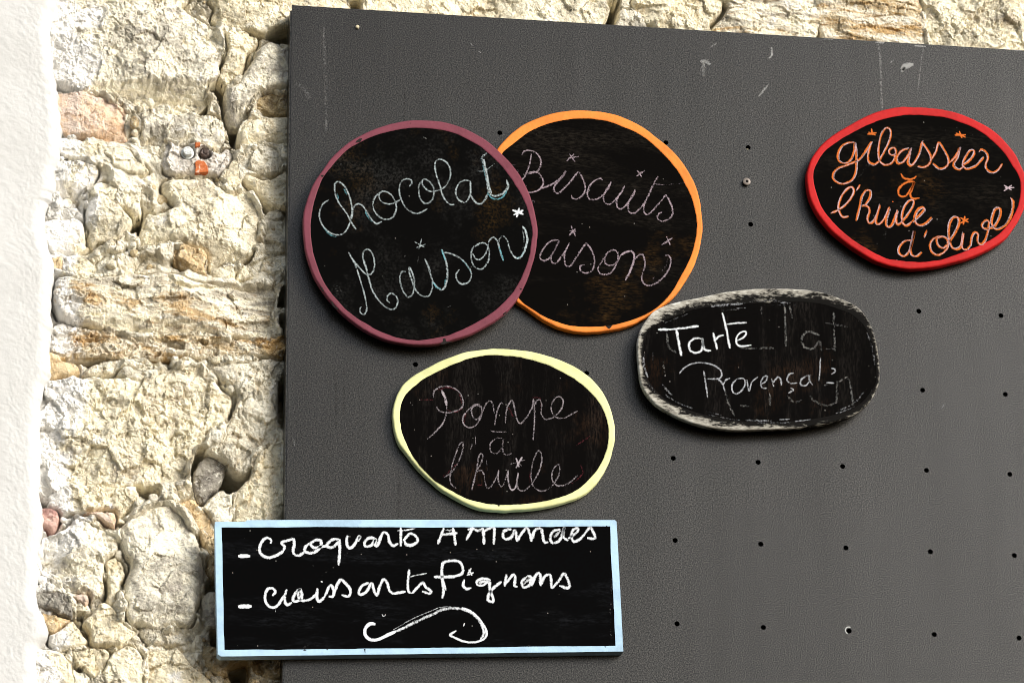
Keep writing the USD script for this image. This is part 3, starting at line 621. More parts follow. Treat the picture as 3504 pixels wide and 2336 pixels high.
# mortar between the stones, with the black holes the photograph shows
allP = unary_union(polys)
cavP = [(g, d) for p, d in cav for u in [unary_union([cav_at(p, W0 - 0.016 + q_) for q_ in (0, 0.006, 0.012, 0.018)])] for g in getattr(u, 'geoms', [u])]
corner = at([[-260, -260], [3780, 2600]], W0)
XL, XR, ZT, ZB = corner[0][0], corner[1][0], corner[0][2], corner[1][2]
panel_top = lambda x: at([[1003, 17]])[0][2] + (x - at([[1003, 17]])[0][0]) * ((at([[3504, 173]])[0][2] - at([[1003, 17]])[0][2]) / (at([[3504, 173]])[0][0] - at([[1003, 17]])[0][0]))
PXL = at([[988, 1000]])[0][0]


def mortar_sheet():
    h = 0.0017
    xs = np.arange(XL, XR, h); zs = np.arange(ZB, ZT, h)
    X, Zg = np.meshgrid(xs, zs)
    keep = (X < PXL + 0.05) | (Zg > panel_top(X) - 0.06)
    idx = -np.ones(X.shape, int); idx[keep] = np.arange(keep.sum())
    p = np.c_[X[keep], Zg[keep]]
    ins = shapely.contains_xy(allP, p[:, 0], p[:, 1])
    bpts = np.vstack([np.asarray(g.exterior.coords) for g in polys])
    d = cKDTree(bpts).query(p)[0]
    q3 = np.c_[p, np.zeros(len(p))]
    lump = fbm(q3 * 32, 4, 61) - 0.5
    ht = 0.005 + 0.016 * lump + 0.0036 * (fbm(q3 * 170, 4, 63) - 0.5) + 0.0016 * (noise(q3 * 480, 64) - .5)
    rr = np.random.default_rng(5)
    wp = p + 0.004 * np.c_[fbm(q3 * 90, 3, 66) - 0.5, fbm(q3 * 90, 3, 67) - 0.5] * 2
    for cell, amp in ((0.026, 0.007), (0.012, 0.0042), (0.006, 0.0020)):             # crumbs and lumps
        gx_, gz_ = np.meshgrid(np.arange(XL - cell, XR + cell, cell), np.arange(ZB - cell, ZT + cell, cell))
        sd = np.c_[gx_.ravel(), gz_.ravel()] + rr.uniform(-0.5, 0.5, (gx_.size, 2)) * cell
        dd_, ii = cKDTree(sd).query(wp, k=2)
        edge_ = np.clip((dd_[:, 1] - dd_[:, 0]) / (0.35 * cell), 0, 1)
        sl = rr.normal(0, 1, (len(sd), 2)); of = rr.uniform(-0.7, 0.7, len(sd))
        act = np.clip((fbm(q3 * 24, 2, 68) - 0.36) * 6, 0, 1)
        ht = ht + amp * act * (of[ii[:, 0]] + ((wp - sd[ii[:, 0]]) / cell * sl[ii[:, 0]]).sum(1) * 0.4 - 0.8 * (1 - edge_) ** 2 * (cell > 0.007))
    open_ = np.clip((fbm(q3 * 26, 3, 65) - 0.47 + 0.10 * np.clip((p[:, 0] - PXL + 0.07) / 0.07, 0, 1)) * 6, 0, 1)
    bq = at([[675, 530]], W0 - 0.01)[0]
    open_ = open_ * (1 - np.exp(-(((p[:, 0] - bq[0]) / 0.05) ** 2 + ((p[:, 1] - bq[2]) / 0.035) ** 2) ** 2))
    bpr = np.concatenate([np.full(len(g.exterior.coords), max(s_['prot'], 0.0)) for g, s_ in zip(polys, S)])
    kd, ki = cKDTree(bpts[::4]).query(p, k=14)
    wk = 1 / (kd + 0.004) ** 2; lev = (bpr[::4][ki] * wk).sum(1) / wk.sum(1)
    ht = ht + (1 - open_) * np.clip(lev - 0.0075, 0, 1) - open_ * 0.004           # smeared flush here, raked out there
    ht = ht - (0.0008 + 0.018 * open_) * np.exp(-(d / 0.0022) ** 2)
    ht = np.where(ins, ht - 0.024 * np.clip((d - 0.002) / 0.008, 0, 1), ht)
    for P, dep in cavP:
        s = shapely.contains_xy(P, p[:, 0], p[:, 1])
        if s.any():
            b = np.asarray(P.exterior.coords)
            dd = cKDTree(resample(b[:-1], 200)).query(p[s])[0]
            ht[s] -= (dep * 2.0 + 0.012) * np.clip(dd / 0.0035, 0, 1)
    V = np.c_[p[:, 0], W0 - ht, p[:, 1]]
    a, b, c, e = idx[:-1, :-1], idx[:-1, 1:], idx[1:, :-1], idx[1:, 1:]
    ok = (a >= 0) & (b >= 0) & (c >= 0) & (e >= 0)
    F = np.vstack([np.c_[a[ok], b[ok], c[ok]], np.c_[b[ok], e[ok], c[ok]]])
    return (V, F), p, ins, d, ht


(mm, mp, mins, md, mht) = mortar_sheet()
obj('mortar', mm, STONE['mortar'], wall, smooth=28, label='crumbling sandy lime mortar between the stones')
core = trimesh.creation.box((XR - XL + 0.04, 0.05, ZT - ZB + 0.04)); core.apply_translation(((XL + XR) / 2, W0 + 0.22, (ZT + ZB) / 2))
obj('wall_core', core, STONE['brown'], wall)

# loose bits of stone in the joints
cand = np.nonzero((~mins) & (md > 0.003) & (mp[:, 0] < PXL + 0.005) & (mp[:, 0] > X_PLASTER))[0]
pebs = []
tries = 0
while len(pebs) < 210 and tries < 9000:
    tries += 1
    i = cand[rng.integers(len(cand))]
    rad = float(rng.uniform(0.0018, min(0.0075, md[i] * 0.9 + 0.0022)))
    if all(np.hypot(*(mp[i] - q)) > 0.8 * (rad + rr) for q, rr in pebs):
        pebs.append((mp[i], rad))
        ico = trimesh.creation.icosphere(subdivisions=2, radius=1.0)
        pl = rng.normal(size=(9, 3)); pl /= np.linalg.norm(pl, axis=1, keepdims=True)
        v = ico.vertices / np.maximum((ico.vertices @ pl.T / rng.uniform(0.62, 1.0, 9)).max(1), 0.9)[:, None]
        v = v * (0.85 + 0.4 * fbm(v * 1.6 + len(pebs) * 3.1, 2, 71))[:, None]
        v = v * rad * rng.uniform(0.75, 1.25, 3)
        v = v + np.array([mp[i][0], W0 - mht[i] - rad * 0.15, mp[i][1]])
        obj('pebble', (v, ico.faces), STONE[['mortar', 'cream', 'mortar', 'pale', 'brown', 'mortar'][len(pebs) % 6]], wall, smooth=40)

# brick shards pressed into the mortar patch beside the drilled bolt
G_ = T(600, 400, 0.12755)


def prism(pts_px, y_front, depth, bev=0.0006):
    c = at(pts_px, y_front)[:, [0, 2]]
    P = shapely.geometry.polygon.orient(Polygon(c))
    c = resample(np.asarray(P.exterior.coords)[:-1], max(24, len(pts_px)))
    if not Polygon(c).exterior.is_ccw:
        c = c[::-1]
    return join(ring([loop3(offset_loop(c, -bev), y_front), loop3(c, y_front + bev), loop3(c, y_front + depth)]), fan(offset_loop(c, -bev), y_front))


YB = W0 - 0.0150
obj('brick_shard', prism(G_((515, 1195), (600, 1160), (770, 1185), (860, 1310), (885, 1475), (700, 1480), (525, 1500), (545, 1340)), YB, 0.015), STONE['brick'], wall, smooth=30, label='broken shard of orange red brick')
obj('brick_shard', prism(G_((530, 682), (670, 680), (668, 770), (560, 800), (535, 790)), YB - 0.002, 0.015), STONE['brick'], wall, smooth=30, label='small chip of orange red brick')


# ---------------------------------------------------------------- the render on the left
edge = (A_((450, -60), (440, 0), (395, 200), (400, 400), (412, 560), (436, 640), (452, 800), (470, 960), (478, 1040), (462, 1200), (424, 1310), (430, 1420), (415, 1560)) +
        B_((400, 150), (348, 320), (346, 430), (380, 560), (425, 700), (405, 850), (395, 1000), (396, 1150), (392, 1300), (390, 1480)) +
        C_((392, 190), (330, 330), (312, 600), (318, 880), (312, 1130), (318, 1240)) +
        D_((335, 300), (338, 380), (300, 560), (292, 800), (285, 900), (300, 990), (365, 1130), (372, 1200), (300, 1310), (285, 1400), (280, 1568), (280, 1720)))


def render_mesh():
    yf = W0 - 0.032
    e = at(spline(edge, 5.0), yf + 0.015)[:, [0, 2]]
    h = 0.0022
    zs = np.arange(ZB, ZT, h)
    o = np.argsort(e[:, 1]); ex = np.interp(zs, e[o, 1], e[o, 0])
    ex = ex + 0.003 * (fbm(np.c_[zs * 90, zs * 0, zs * 0], 3, 81) - 0.5) * 2
    # across: s runs from the far left (0) to the edge, then rounds back into the wall
    s = np.r_[np.linspace(0.16, 0.05, 30), np.linspace(0.048, 0.0, 34)]
    X = ex[:, None] - s[None, :]
    Zg = np.repeat(zs[:, None], len(s), 1)
    q = np.c_[X.ravel(), Zg.ravel(), np.zeros(X.size)]
    R = 0.022
    t = np.clip(1 - s / R, 0, 1)
    prof = R * (1 - np.sqrt(np.clip(1 - t ** 2, 0, 1))) * 0.95
    Y = yf + np.repeat(prof[None, :], len(zs), 0)
    nz = 0.0008 * (fbm(q * 110, 3, 82) - 0.5) + 0.0015 * (fbm(q * 9, 2, 83) - 0.5) + 0.0007 * (noise(q * 330, 84) - 0.5)
    Y = Y + nz.reshape(Y.shape) - 0.002 * t[None, :] * (fbm(q * 45, 3, 85) - 0.5).reshape(Y.shape)
    X = np.c_[X, X[:, -1:]]; Y = np.c_[Y, np.full((len(zs), 1), W0 + 0.02)]; Zg = np.c_[Zg, Zg[:, -1:]]
    n, m = X.shape
    idx = np.arange(n * m).reshape(n, m)
    a, b, c, d = idx[:-1, :-1].ravel(), idx[:-1, 1:].ravel(), idx[1:, :-1].ravel(), idx[1:, 1:].ravel()
    return np.c_[X.ravel(), Y.ravel(), Zg.ravel()], np.vstack([np.c_[a, b, c], np.c_[b, d, c]])


rv = thing('plaster_wall', 'white rendered wall edge with a rounded ragged border along the stones', 'wall')
obj('render_coat', render_mesh(), M_PLASTER, rv, smooth=60)

# ---------------------------------------------------------------- bolts in the wall


def disc_stack(profile, n, centre, mat_ax=None, phase=0.0):
    """Solid of revolution about the y axis: profile = [(radius, y)], front first."""
    a = np.linspace(0, 2 * math.pi, n, endpoint=False) + phase
    loops = [np.c_[centre[0] + r * np.cos(a), np.full(n, centre[1] + y), centre[2] + r * np.sin(a)] for r, y in profile]
    i = np.arange(n)
    V, F = ring(loops)
    V = np.vstack([V, [[centre[0], centre[1] + profile[0][1], centre[2]]]])
    return V, np.vstack([F, np.c_[i, (i + 1) % n, np.full(n, len(V) - 1)]])


bolt = thing('bolt', 'shiny zinc hexagon bolt head set in the rosy mortar', 'bolt')
bc = at([[642, 519]], YB - 0.002)[0]
obj('head', disc_stack([(0.0066, -0.0035), (0.0077, -0.0028)] + [(0.0079, 0.0050)], 6, bc, phase=0.35), M_ZINC, bolt, smooth=25)
obj('head_face', disc_stack([(0.0060, -0.0040), (0.0066, -0.0036)], 32, bc), M_ZINC, bolt, smooth=25)
mk = []
for k in range(6):
    an = 0.6 + k * 1.05; o = np.array([math.cos(an), 0, math.sin(an)]) * 0.0040
    bx = trimesh.creation.box((0.0014, 0.0004, 0.0005)); bx.apply_transform(trimesh.transformations.rotation_matrix(-an + 0.9, (0, 1, 0))); bx.apply_translation(bc + o + [0, -0.00405, 0]); mk.append(bx)
obj('head_marks', trimesh.util.concatenate(mk), M_SCREW, bolt)
obj('washer', disc_stack([(0.0088, 0.0050), (0.0094, 0.0053), (0.0094, 0.0075)], 32, bc), M_ZINC, bolt, smooth=25)
obj('shank', disc_stack([(0.0050, 0.0050), (0.0050, 0.034)], 24, bc), M_ZINC, bolt, smooth=25)
rb = thing('rusty_bolt', 'rusty black nut and bolt stub beside the shiny bolt', 'bolt')
rc = at([[700, 521]], YB + 0.002)[0]
nv, nf = disc_stack([(0.0022, -0.0004), (0.0050, -0.0012), (0.0070, 0.0002), (0.0074, 0.0036), (0.0076, 0.0070)], 26, rc, phase=0.15)
nv = nv + 0.0030 * (np.c_[fbm(nv * 260, 3, 101), fbm(nv * 260, 3, 102), fbm(nv * 260, 3, 103)] - 0.5)
obj('nut', (nv, nf), M_RUST, rb, smooth=25)
obj('stub', disc_stack([(0.0026, -0.0018), (0.0033, -0.0012), (0.0035, 0.03)], 18, rc + np.array([0.0012, 0, 0.0006])), M_RUST, rb, smooth=25)

# ---------------------------------------------------------------- the metal panel
panel = thing('metal_panel', 'large dark grey perforated sheet metal panel fixed over the stones', 'panel')
rotp = 0.0069
ca, sa = math.cos(rotp), math.sin(rotp)


def grid(i, j):
    x, z = i * 0.125, -j * 0.125
    return np.array([ca * x - sa * z, sa * x + ca * z + Z0])


TL = at([[999, 18]])[0][[0, 2]]; TR = at([[3504, 173]])[0][[0, 2]]; BL = at([[973, 2336]])[0][[0, 2]]
dirT = (TR - TL) / np.linalg.norm(TR - TL); dirL = (BL - TL) / np.linalg.norm(BL - TL)
TR2 = TL + dirT * (np.linalg.norm(TR - TL) + 0.11); BL2 = TL + dirL * (np.linalg.norm(BL - TL) + 0.10); BR2 = TR2 + (BL2 - TL)
sheetP = Polygon([TL, BL2, BR2, TR2])
HR = 0.00375
holes = [grid(i, j) for i in range(-3, 5) for j in range(-4, 3)]
holesP = unary_union([Point(*q).buffer(HR, 12) for q in holes])
sheet = sheetP.difference(holesP)
TH = 0.0020
ext = trimesh.creation.extrude_polygon(sheet, TH, engine='earcut')
v = np.asarray(ext.vertices); v = np.c_[v[:, 0], TH - v[:, 2], v[:, 1]]
obj('face_sheet', (v, np.asarray(ext.faces)), M_PANEL, panel)


def bar(a, b, w, y0, y1, inward):
    """A folded edge: runs from a to b (x, z), w thick towards inward, from depth y0 to y1."""
    a, b, n = np.asarray(a), np.asarray(b), np.asarray(inward) * w
    q = [a, b, b + n, a + n]
    V = np.array([[p[0], y, p[1]] for y in (y0, y1) for p in q])
    F = [[0, 1, 2], [0, 2, 3], [4, 6, 5], [4, 7, 6]] + [t for k in range(4) for t in ([k, 4 + k, (k + 1) % 4], [(k + 1) % 4, 4 + k, 4 + (k + 1) % 4])]
    return V, np.array(F)


nl = np.array([-dirL[1], dirL[0]]); nl = nl if nl[0] > 0 else -nl
nt = np.array([-dirT[1], dirT[0]]); nt = nt if nt[1] < 0 else -nt
DEP = 0.040
obj('left_edge', bar(TL + dirL * 0.009 - nl * 0.0025, BL2 - nl * 0.0025, 0.0024, 0.0012, DEP, nl), M_PANEL, panel)
obj('top_edge', bar(TL + dirT * 0.001, TR2, 0.002, TH + 0.0002, DEP, nt), M_PANEL, panel)
obj('bottom_edge', bar(BL2, BR2, 0.002, TH + 0.0002, DEP, -nt), M_PANEL, panel)
obj('right_edge', bar(TR2, BR2, 0.002, TH + 0.0002, DEP, -nl), M_PANEL, panel)
bk = trimesh.creation.extrude_polygon(sheetP.buffer(-0.004), 0.0015, engine='earcut')
v = np.asarray(bk.vertices); obj('back_sheet', (np.c_[v[:, 0], DEP + 0.0015 - v[:, 2], v[:, 1]], np.asarray(bk.faces)), M_PANEL, panel)
bcn = grid(2, 2)
aa_ = np.linspace(1.1, 4.3, 34)
rb_ = np.vstack([np.c_[bcn[0] - 0.0005 + r_ * np.cos(aa_), np.full(34, y_), bcn[1] + 0.0005 + r_ * np.sin(aa_)] for r_, y_ in ((0.0060, -0.0001), (0.0054, -0.0008), (0.0044, -0.0003))])
ii_ = np.arange(33)
obj('bare_hole_rim', (rb_, np.vstack([np.vstack([np.c_[k_ * 34 + ii_, k_ * 34 + ii_ + 1, k_ * 34 + 34 + ii_], np.c_[k_ * 34 + ii_ + 1, k_ * 34 + 35 + ii_, k_ * 34 + 34 + ii_]]) for k_ in (0, 1)])), M_BURR, panel, smooth=True)


# weathering on the panel: dribbles and specks
def marks(lst, name, mat_, w, p, seed):
    for k, s in enumerate(lst):
        chalk(name, [s], -0.0004, mat_, panel, w, p, seed + k, step=5)


px = lambda *p: [q for q in p]
marks([dict(pts=px((3004, 147), (3012, 200), (3014, 260), (3016, 320), (3018, 378)), w=17, p=0.34), dict(pts=px((3160, 158), (3150, 230), (3140, 315)), w=8, p=0.3),
       dict(pts=px((3086, 240), (3096, 228), (3112, 223), (3126, 221)), w=26, p=0.9), dict(pts=px((3084, 246), (3096, 230)), w=20, p=0.8),
       dict(pts=px((2398, 214), (2414, 210), (2430, 222)), w=26, p=0.52), dict(pts=px((2408, 215), (2407, 262)), w=28, p=0.36), dict(pts=px((2402, 225), (2396, 255)), w=14, p=0.22),
       dict(pts=px((2630, 200), (2641, 190), (2640, 162)), w=13, p=0.62), dict(pts=px((2596, 330), (2612, 312), (2630, 288)), w=13, p=0.58),
       dict(pts=px((2432, 164), (2452, 147)), w=18, p=0.36), dict(pts=px((3046, 216), (3058, 206)), w=17, p=0.42), dict(pts=px((1610, 148), (1616, 156)), w=10, p=0.5), dict(pts=px((1638, 176), (1650, 184)), w=10, p=0.42),
       dict(pts=px((1108, 95), (1112, 250), (1114, 330), (1116, 450)), w=18, p=0.2), dict(pts=px((1118, 180), (1120, 440)), w=8, p=0.2), dict(pts=px((1010, 285), (1045, 310), (1060, 340)), w=40, p=0.13), dict(pts=px((1560, 350), (1572, 390)), w=26, p=0.1), dict(pts=px((2560, 410), (2556, 430)), w=10, p=0.2),
       dict(pts=px((2996, 146), (3026, 147)), w=12, p=0.7), dict(pts=px((3130, 157), (3168, 160)), w=12, p=0.7), dict(pts=px((2820, 134), (2850, 136)), w=8, p=0.45), dict(pts=px((3470, 172), (3500, 174)), w=10, p=0.5), dict(pts=px((3222, 1398), (3230, 1384)), w=7, p=0.3), dict(pts=px((1005, 1500), (1008, 1530)), w=6, p=0.25)], 'pale_stain', C_STAIN, 10, 0.2, 300)
marks([dict(pts=px((1385, 300), (1383, 415)), w=12, p=0.30), dict(pts=px((1148, 1240), (1150, 1340), (1152, 1470)), w=22, p=0.26), dict(pts=px((1176, 1250), (1178, 1360), (1176, 1420)), w=16, p=0.24), dict(pts=px((1366, 1600), (1364, 1770)), w=22, p=0.28), dict(pts=px((1398, 1640), (1396, 1765)), w=14, p=0.25), dict(pts=px((2610, 1640), (2616, 1790)), w=18, p=0.2), dict(pts=px((1050, 420), (1040, 470)), w=44, p=0.25), dict(pts=px((2240, 1700), (2242, 1900)), w=16, p=0.16)], 'dark_dribble', C_DRIP, 10, 0.2, 360)

# screws
sc = thing('screw', 'dull steel cross head screw standing out of the panel left of the red sign', 'screw')
so = at([[2556, 620]], -0.006)[0]
a8 = np.linspace(0, 2 * math.pi, 40, endpoint=False)
obj('head', ring([loop3(np.c_[so[0] + r_ * np.cos(a8), so[2] + r_ * np.sin(a8)], y_) for r_, y_ in ((0.0022, -0.0056), (0.0042, -0.0058), (0.0057, -0.0050), (0.0058, -0.0036), (0.0030, -0.0004))]), M_SCREW, sc, smooth=35)
cr = trimesh.util.concatenate([trimesh.creation.box((0.0042, 0.0012, 0.0016)), trimesh.creation.box((0.0016, 0.0012, 0.0042))]); cr.apply_transform(trimesh.transformations.rotation_matrix(0.5, (0, 1, 0)))
cr.apply_translation((so[0], -0.0047, so[2]))
obj('cross_slot', cr, M_CHIP, sc)
fl = disc_stack([(0.0024, -0.00535), (0.0024, 0.02)], 24, (so[0], 0, so[2]))
obj('shank', disc_stack([(0.0021, -0.0042), (0.0026, 0.02)], 24, (so[0], 0, so[2])), M_SCREW, sc)
pg = thing('wall_plug', 'small beige plug near the top left corner of the panel', 'plug')
po = at([[1223, 93]], -0.002)[0]
obj('cap', disc_stack([(0.0018, -0.0042), (0.0026, -0.0034), (0.0028, -0.0001)], 20, (po[0], 0, po[2])), M_BEIGE, pg, smooth=30)
pw = grid(1, -4)
obj('wood_dowel', disc_stack([(0.0030, 0.004), (0.0033, 0.03)], 20, (pw[0], 0, pw[1] - 0.0030)), M_BEIGE, panel, smooth=30)

# ---------------------------------------------------------------- chalkboards


def oval_board(name, label, outer, inner, yb, th, rim_mat, face_mat, chips=(), rim_label=None, recess=0.0006, dent=0.0, seed=0, n=320):
    """A wooden board: back at depth yb, th thick, painted rounded rim and black face. outer, inner: outlines in the photograph."""
    t = thing(name, label, 'chalkboard', 'hand lettered chalkboards on and beside the panel')
    yf = yb - th
    o = at(spline(outer, 6, True), yf + th * 0.45)[:, [0, 2]]
    q = at(spline(inner, 6, True), yf)[:, [0, 2]]
    cen = q.mean(0)
    o, q = by_angle(o, cen, n), by_angle(q, cen, n)
    k = np.arange(n) * 2 * math.pi / n
    kk = np.c_[np.cos(k) * 7, np.sin(k) * 7, np.full(n, seed)]
    q = offset_loop(q, 0) + (cen - q) / np.linalg.norm(cen - q, axis=1, keepdims=True) * (0.0016 * (fbm(kk * 2.2, 4, 91) - 0.5))[:, None]
    o = o + (cen - o) / np.linalg.norm(cen - o, axis=1, keepdims=True) * (0.0016 * (fbm(kk, 3, 92) - 0.5))[:, None]
    R = th * 0.2
    loops = [loop3(q, yf + 0.0012), loop3(q, yf - 0.0001), loop3(offset_loop(q, 0.0008), yf - recess)]
    inn = offset_loop(o, -R)
    for a in (0.2, 0.4, 0.6, 0.8):
        loops.append(loop3(q + (inn - q) * a, yf - recess))
    for a in np.linspace(0, math.pi / 2, 7):
        loops.append(loop3(offset_loop(o, -R * (1 - math.sin(a))), yf - recess + R * (1 - math.cos(a))))
    for a in np.linspace(0, math.pi / 2, 5):
        r2 = th * 0.22
        loops.append(loop3(offset_loop(o, -r2 * (1 - math.cos(a))), yb - r2 + r2 * math.sin(a)))
    rm, vv = ring(loops), np.repeat(np.r_[0, 0, 0, 0.16, 0.32, 0.48, 0.64, np.linspace(0.7, 1, 7), np.full(5, 0.6)], n)
    wt = 0.5 - 0.36 * np.cos(k) + 0.26 * np.abs(np.sin(k)) * (k < math.pi) + 0.05 * np.sin(2 * k)
    worn = rim_mat is M_WORN
    obj('rim', rm, rim_mat, t, smooth=True if worn else 40, label=rim_label, uv=np.c_[np.tile(wt, len(loops)), vv] if worn else None)
    obj('writing_face', fan(offset_loop(q, 0.0006), yf), face_mat, t)
    back = fan(offset_loop(o, -th * 0.2), yb - 0.0003); back = (back[0], back[1][:, ::-1])
    obj('back', back, M_WOODBACK, t)
    for c in chips:
        obj('paint_chip', prism(c, yf - recess - 0.0003, 0.002, 0.0001), M_CHIP, t)
    return t, yf - 0.0004


Z5, Z6, Z7, Z8 = T(1000, 350, 0.3614), T(1000, 700, 0.3614), T(1650, 350, 0.3614), T(1650, 650, 0.3614)
Z9, Z10, Z11 = T(2700, 350, 0.34184), T(2150, 970, 0.38265), T(1320, 1180, 0.38259)
Z12, Z13 = T(720, 1750, 0.34014), T(1400, 1750, 0.34014)

# --- biscuits (flat on the panel, partly behind its two neighbours)
b_out = [(1708, 505), (1748, 462), (1802, 426), (1867, 399), (1939, 384), (2011, 383), (2084, 393), (2138, 411), (2192, 437), (2246, 476), (2293, 516), (2329, 556), (2358, 599), (2380, 646), (2394, 701), (2401, 755), (2402, 790), (2398, 823), (2387, 874), (2369, 921), (2344, 964), (2308, 1015), (2264, 1051), (2228, 1076), (2203, 1094), (2156, 1117), (2102, 1132), (2029, 1140), (1968, 1138), (1903, 1122), (1849, 1094), (1795, 1055), (1760, 1030), (1715, 975), (1688, 910), (1672, 840), (1668, 770), (1670, 690), (1679, 600), (1690, 540)]
b_in = [(1715, 531), (1758, 491), (1805, 455), (1867, 426), (1939, 410), (2011, 406), (2084, 417), (2138, 437), (2192, 462), (2243, 502), (2286, 545), (2322, 589), (2347, 635), (2366, 675), (2380, 729), (2385, 778), (2376, 838), (2358, 892), (2329, 946), (2297, 1001), (2261, 1040), (2221, 1069), (2174, 1091), (2120, 1107), (2066, 1116), (1993, 1118), (1939, 1111), (1874, 1089), (1823, 1058), (1780, 1026), (1738, 970), (1712, 905), (1698, 840), (1694, 770), (1696, 690), (1702, 600)]
bt, by = oval_board('round_chalkboard', 'round chalkboard with bright orange rim, tucked behind the plum rimmed one', b_out, b_in, -0.001, 0.012, M_ORANGE, M_SLATE_BROWN,
                    [Z8((1172, 1288), (1232, 1278), (1218, 1300), (1205, 1312), (1190, 1308))], seed=2)
chalk('lettering', [Z7((465, 490), (455, 560), (430, 640), (405, 700), (370, 745)), Z7((375, 500), (400, 465), (450, 458), (510, 480), (550, 530), (555, 590), (525, 650), (470, 670), (430, 682)),
                    Z7((430, 672), (500, 658), (550, 690), (578, 750), (565, 800), (520, 840), (440, 855), (415, 850)),
                    Z7((555, 820), (620, 795), (690, 760), (750, 710), (790, 655), (760, 710), (710, 760), (680, 810), (690, 850), (720, 860), (760, 830), (810, 780), (860, 720), (910, 655)),
                    Z7((910, 655), (945, 710), (970, 770), (975, 830), (950, 880), (900, 915), (855, 910), (845, 880)),
                    Z7((1140, 740), (1120, 722), (1070, 740), (1020, 790), (995, 860), (1010, 910), (1050, 925), (1110, 905), (1160, 860), (1200, 800), (1220, 755)),
                    Z7((1220, 755), (1190, 810), (1155, 870), (1150, 930), (1180, 965), (1220, 960), (1270, 910), (1320, 850), (1350, 790)),
                    Z7((1350, 790), (1310, 860), (1275, 920), (1275, 980), (1300, 1010), (1340, 995), (1390, 940), (1430, 880), (1448, 830)),
                    Z7((1448, 830), (1400, 920), (1380, 980), (1390, 1035), (1430, 1052), (1480, 1020), (1540, 950)),
                    Z7((1665, 700), (1620, 780), (1570, 890), (1535, 970), (1530, 1030), (1560, 1065), (1610, 1030), (1680, 950), (1740, 875)),
                    Z7((1740, 875), (1770, 930), (1800, 1000), (1800, 1060), (1760, 1110), (1700, 1125), (1662, 1100), (1670, 1060), (1705, 1042)),
                    dict(pts=Z7((1590, 768), (1720, 785)), w=6, p=0.3), dict(pts=Z7((1720, 785), (1920, 765)), w=5, p=0.12),
                    dict(pts=Z7((265, 605), (320, 590)), w=6, p=0.2), dict(pts=Z7((310, 630), (340, 645), (335, 665)), w=5, p=0.18), dict(pts=Z7((470, 960), (480, 930), (495, 940), (480, 985)), w=5, p=0.25),
                    Z7((825, 490), (880, 565)), Z7((870, 490), (800, 555)), Z7((915, 515), (835, 530)), Z7((1465, 645), (1510, 705)), Z7((1540, 645), (1460, 700))], by, C_PINK, bt, 9.5, 0.42, 21)
chalk('lettering', [Z8((720, 470), (660, 480), (600, 530), (555, 600), (550, 650), (590, 668), (640, 640), (690, 560), (730, 480), (690, 560), (655, 630), (660, 680), (690, 695), (730, 660), (790, 570), (825, 500)),
                    Z8((825, 500), (790, 570), (778, 640), (790, 710), (830, 720), (870, 670), (930, 580), (985, 500)), Z8((985, 500), (1030, 560), (1060, 640), (1060, 710), (1030, 770), (975, 785), (930, 760), (930, 720), (970, 705)),
                    Z8((1180, 610), (1130, 680), (1095, 740), (1110, 785), (1160, 800), (1220, 780), (1260, 720), (1285, 650), (1280, 590), (1240, 570), (1190, 590), (1160, 640), (1165, 690), (1210, 715), (1270, 690), (1310, 620)),
                    dict(pts=Z8((1310, 620), (1360, 590), (1410, 580), (1440, 620), (1430, 690), (1400, 770), (1355, 855)), w=11, p=0.48),
                    Z8((1440, 660), (1480, 620), (1515, 610), (1535, 650), (1540, 710), (1520, 780), (1510, 840), (1530, 885), (1580, 905), (1650, 880), (1720, 820), (1770, 740), (1785, 670), (1770, 625), (1730, 620)),
                    dict(pts=Z8((1760, 640), (1735, 730), (1690, 780)), w=8, p=0.12), dict(pts=Z8((1630, 825), (1590, 865)), w=6, p=0.1),
                    Z8((840, 340), (885, 440)), Z8((885, 365), (820, 430)), Z8((890, 395), (820, 385)), Z8((1745, 440), (1780, 520)), Z8((1800, 455), (1700, 520))], by, C_PINK, bt, 9.5, 0.42, 22)

# --- chocolat (in front of the orange rimmed board)
c_out = [(1037, 784), (1040, 729), (1052, 682), (1069, 639), (1098, 594), (1134, 545), (1184, 498), (1235, 467), (1289, 444), (1347, 426), (1416, 416), (1470, 418), (1524, 424), (1578, 440), (1632, 466), (1676, 495), (1716, 531), (1752, 570), (1784, 617), (1806, 661), (1824, 711), (1835, 766), (1838, 802), (1831, 863), (1817, 917), (1799, 971), (1770, 1025), (1734, 1069), (1687, 1105), (1632, 1136), (1578, 1158), (1506, 1178), (1434, 1184), (1379, 1179), (1325, 1168), (1271, 1146), (1217, 1114), (1163, 1070), (1116, 1016), (1076, 953), (1054, 895), (1042, 845)]
c_in = [(1063, 784), (1065, 740), (1078, 682), (1101, 617), (1134, 570), (1181, 520), (1231, 487), (1289, 462), (1343, 448), (1398, 439), (1452, 439), (1506, 444), (1560, 458), (1614, 484), (1658, 513), (1698, 549), (1734, 589), (1763, 632), (1788, 675), (1810, 729), (1822, 791), (1820, 819), (1810, 881), (1791, 935), (1763, 989), (1723, 1036), (1676, 1076), (1614, 1112), (1560, 1137), (1520, 1150), (1434, 1164), (1361, 1155), (1307, 1137), (1253, 1108), (1199, 1072), (1152, 1025), (1108, 964), (1080, 895), (1067, 837)]
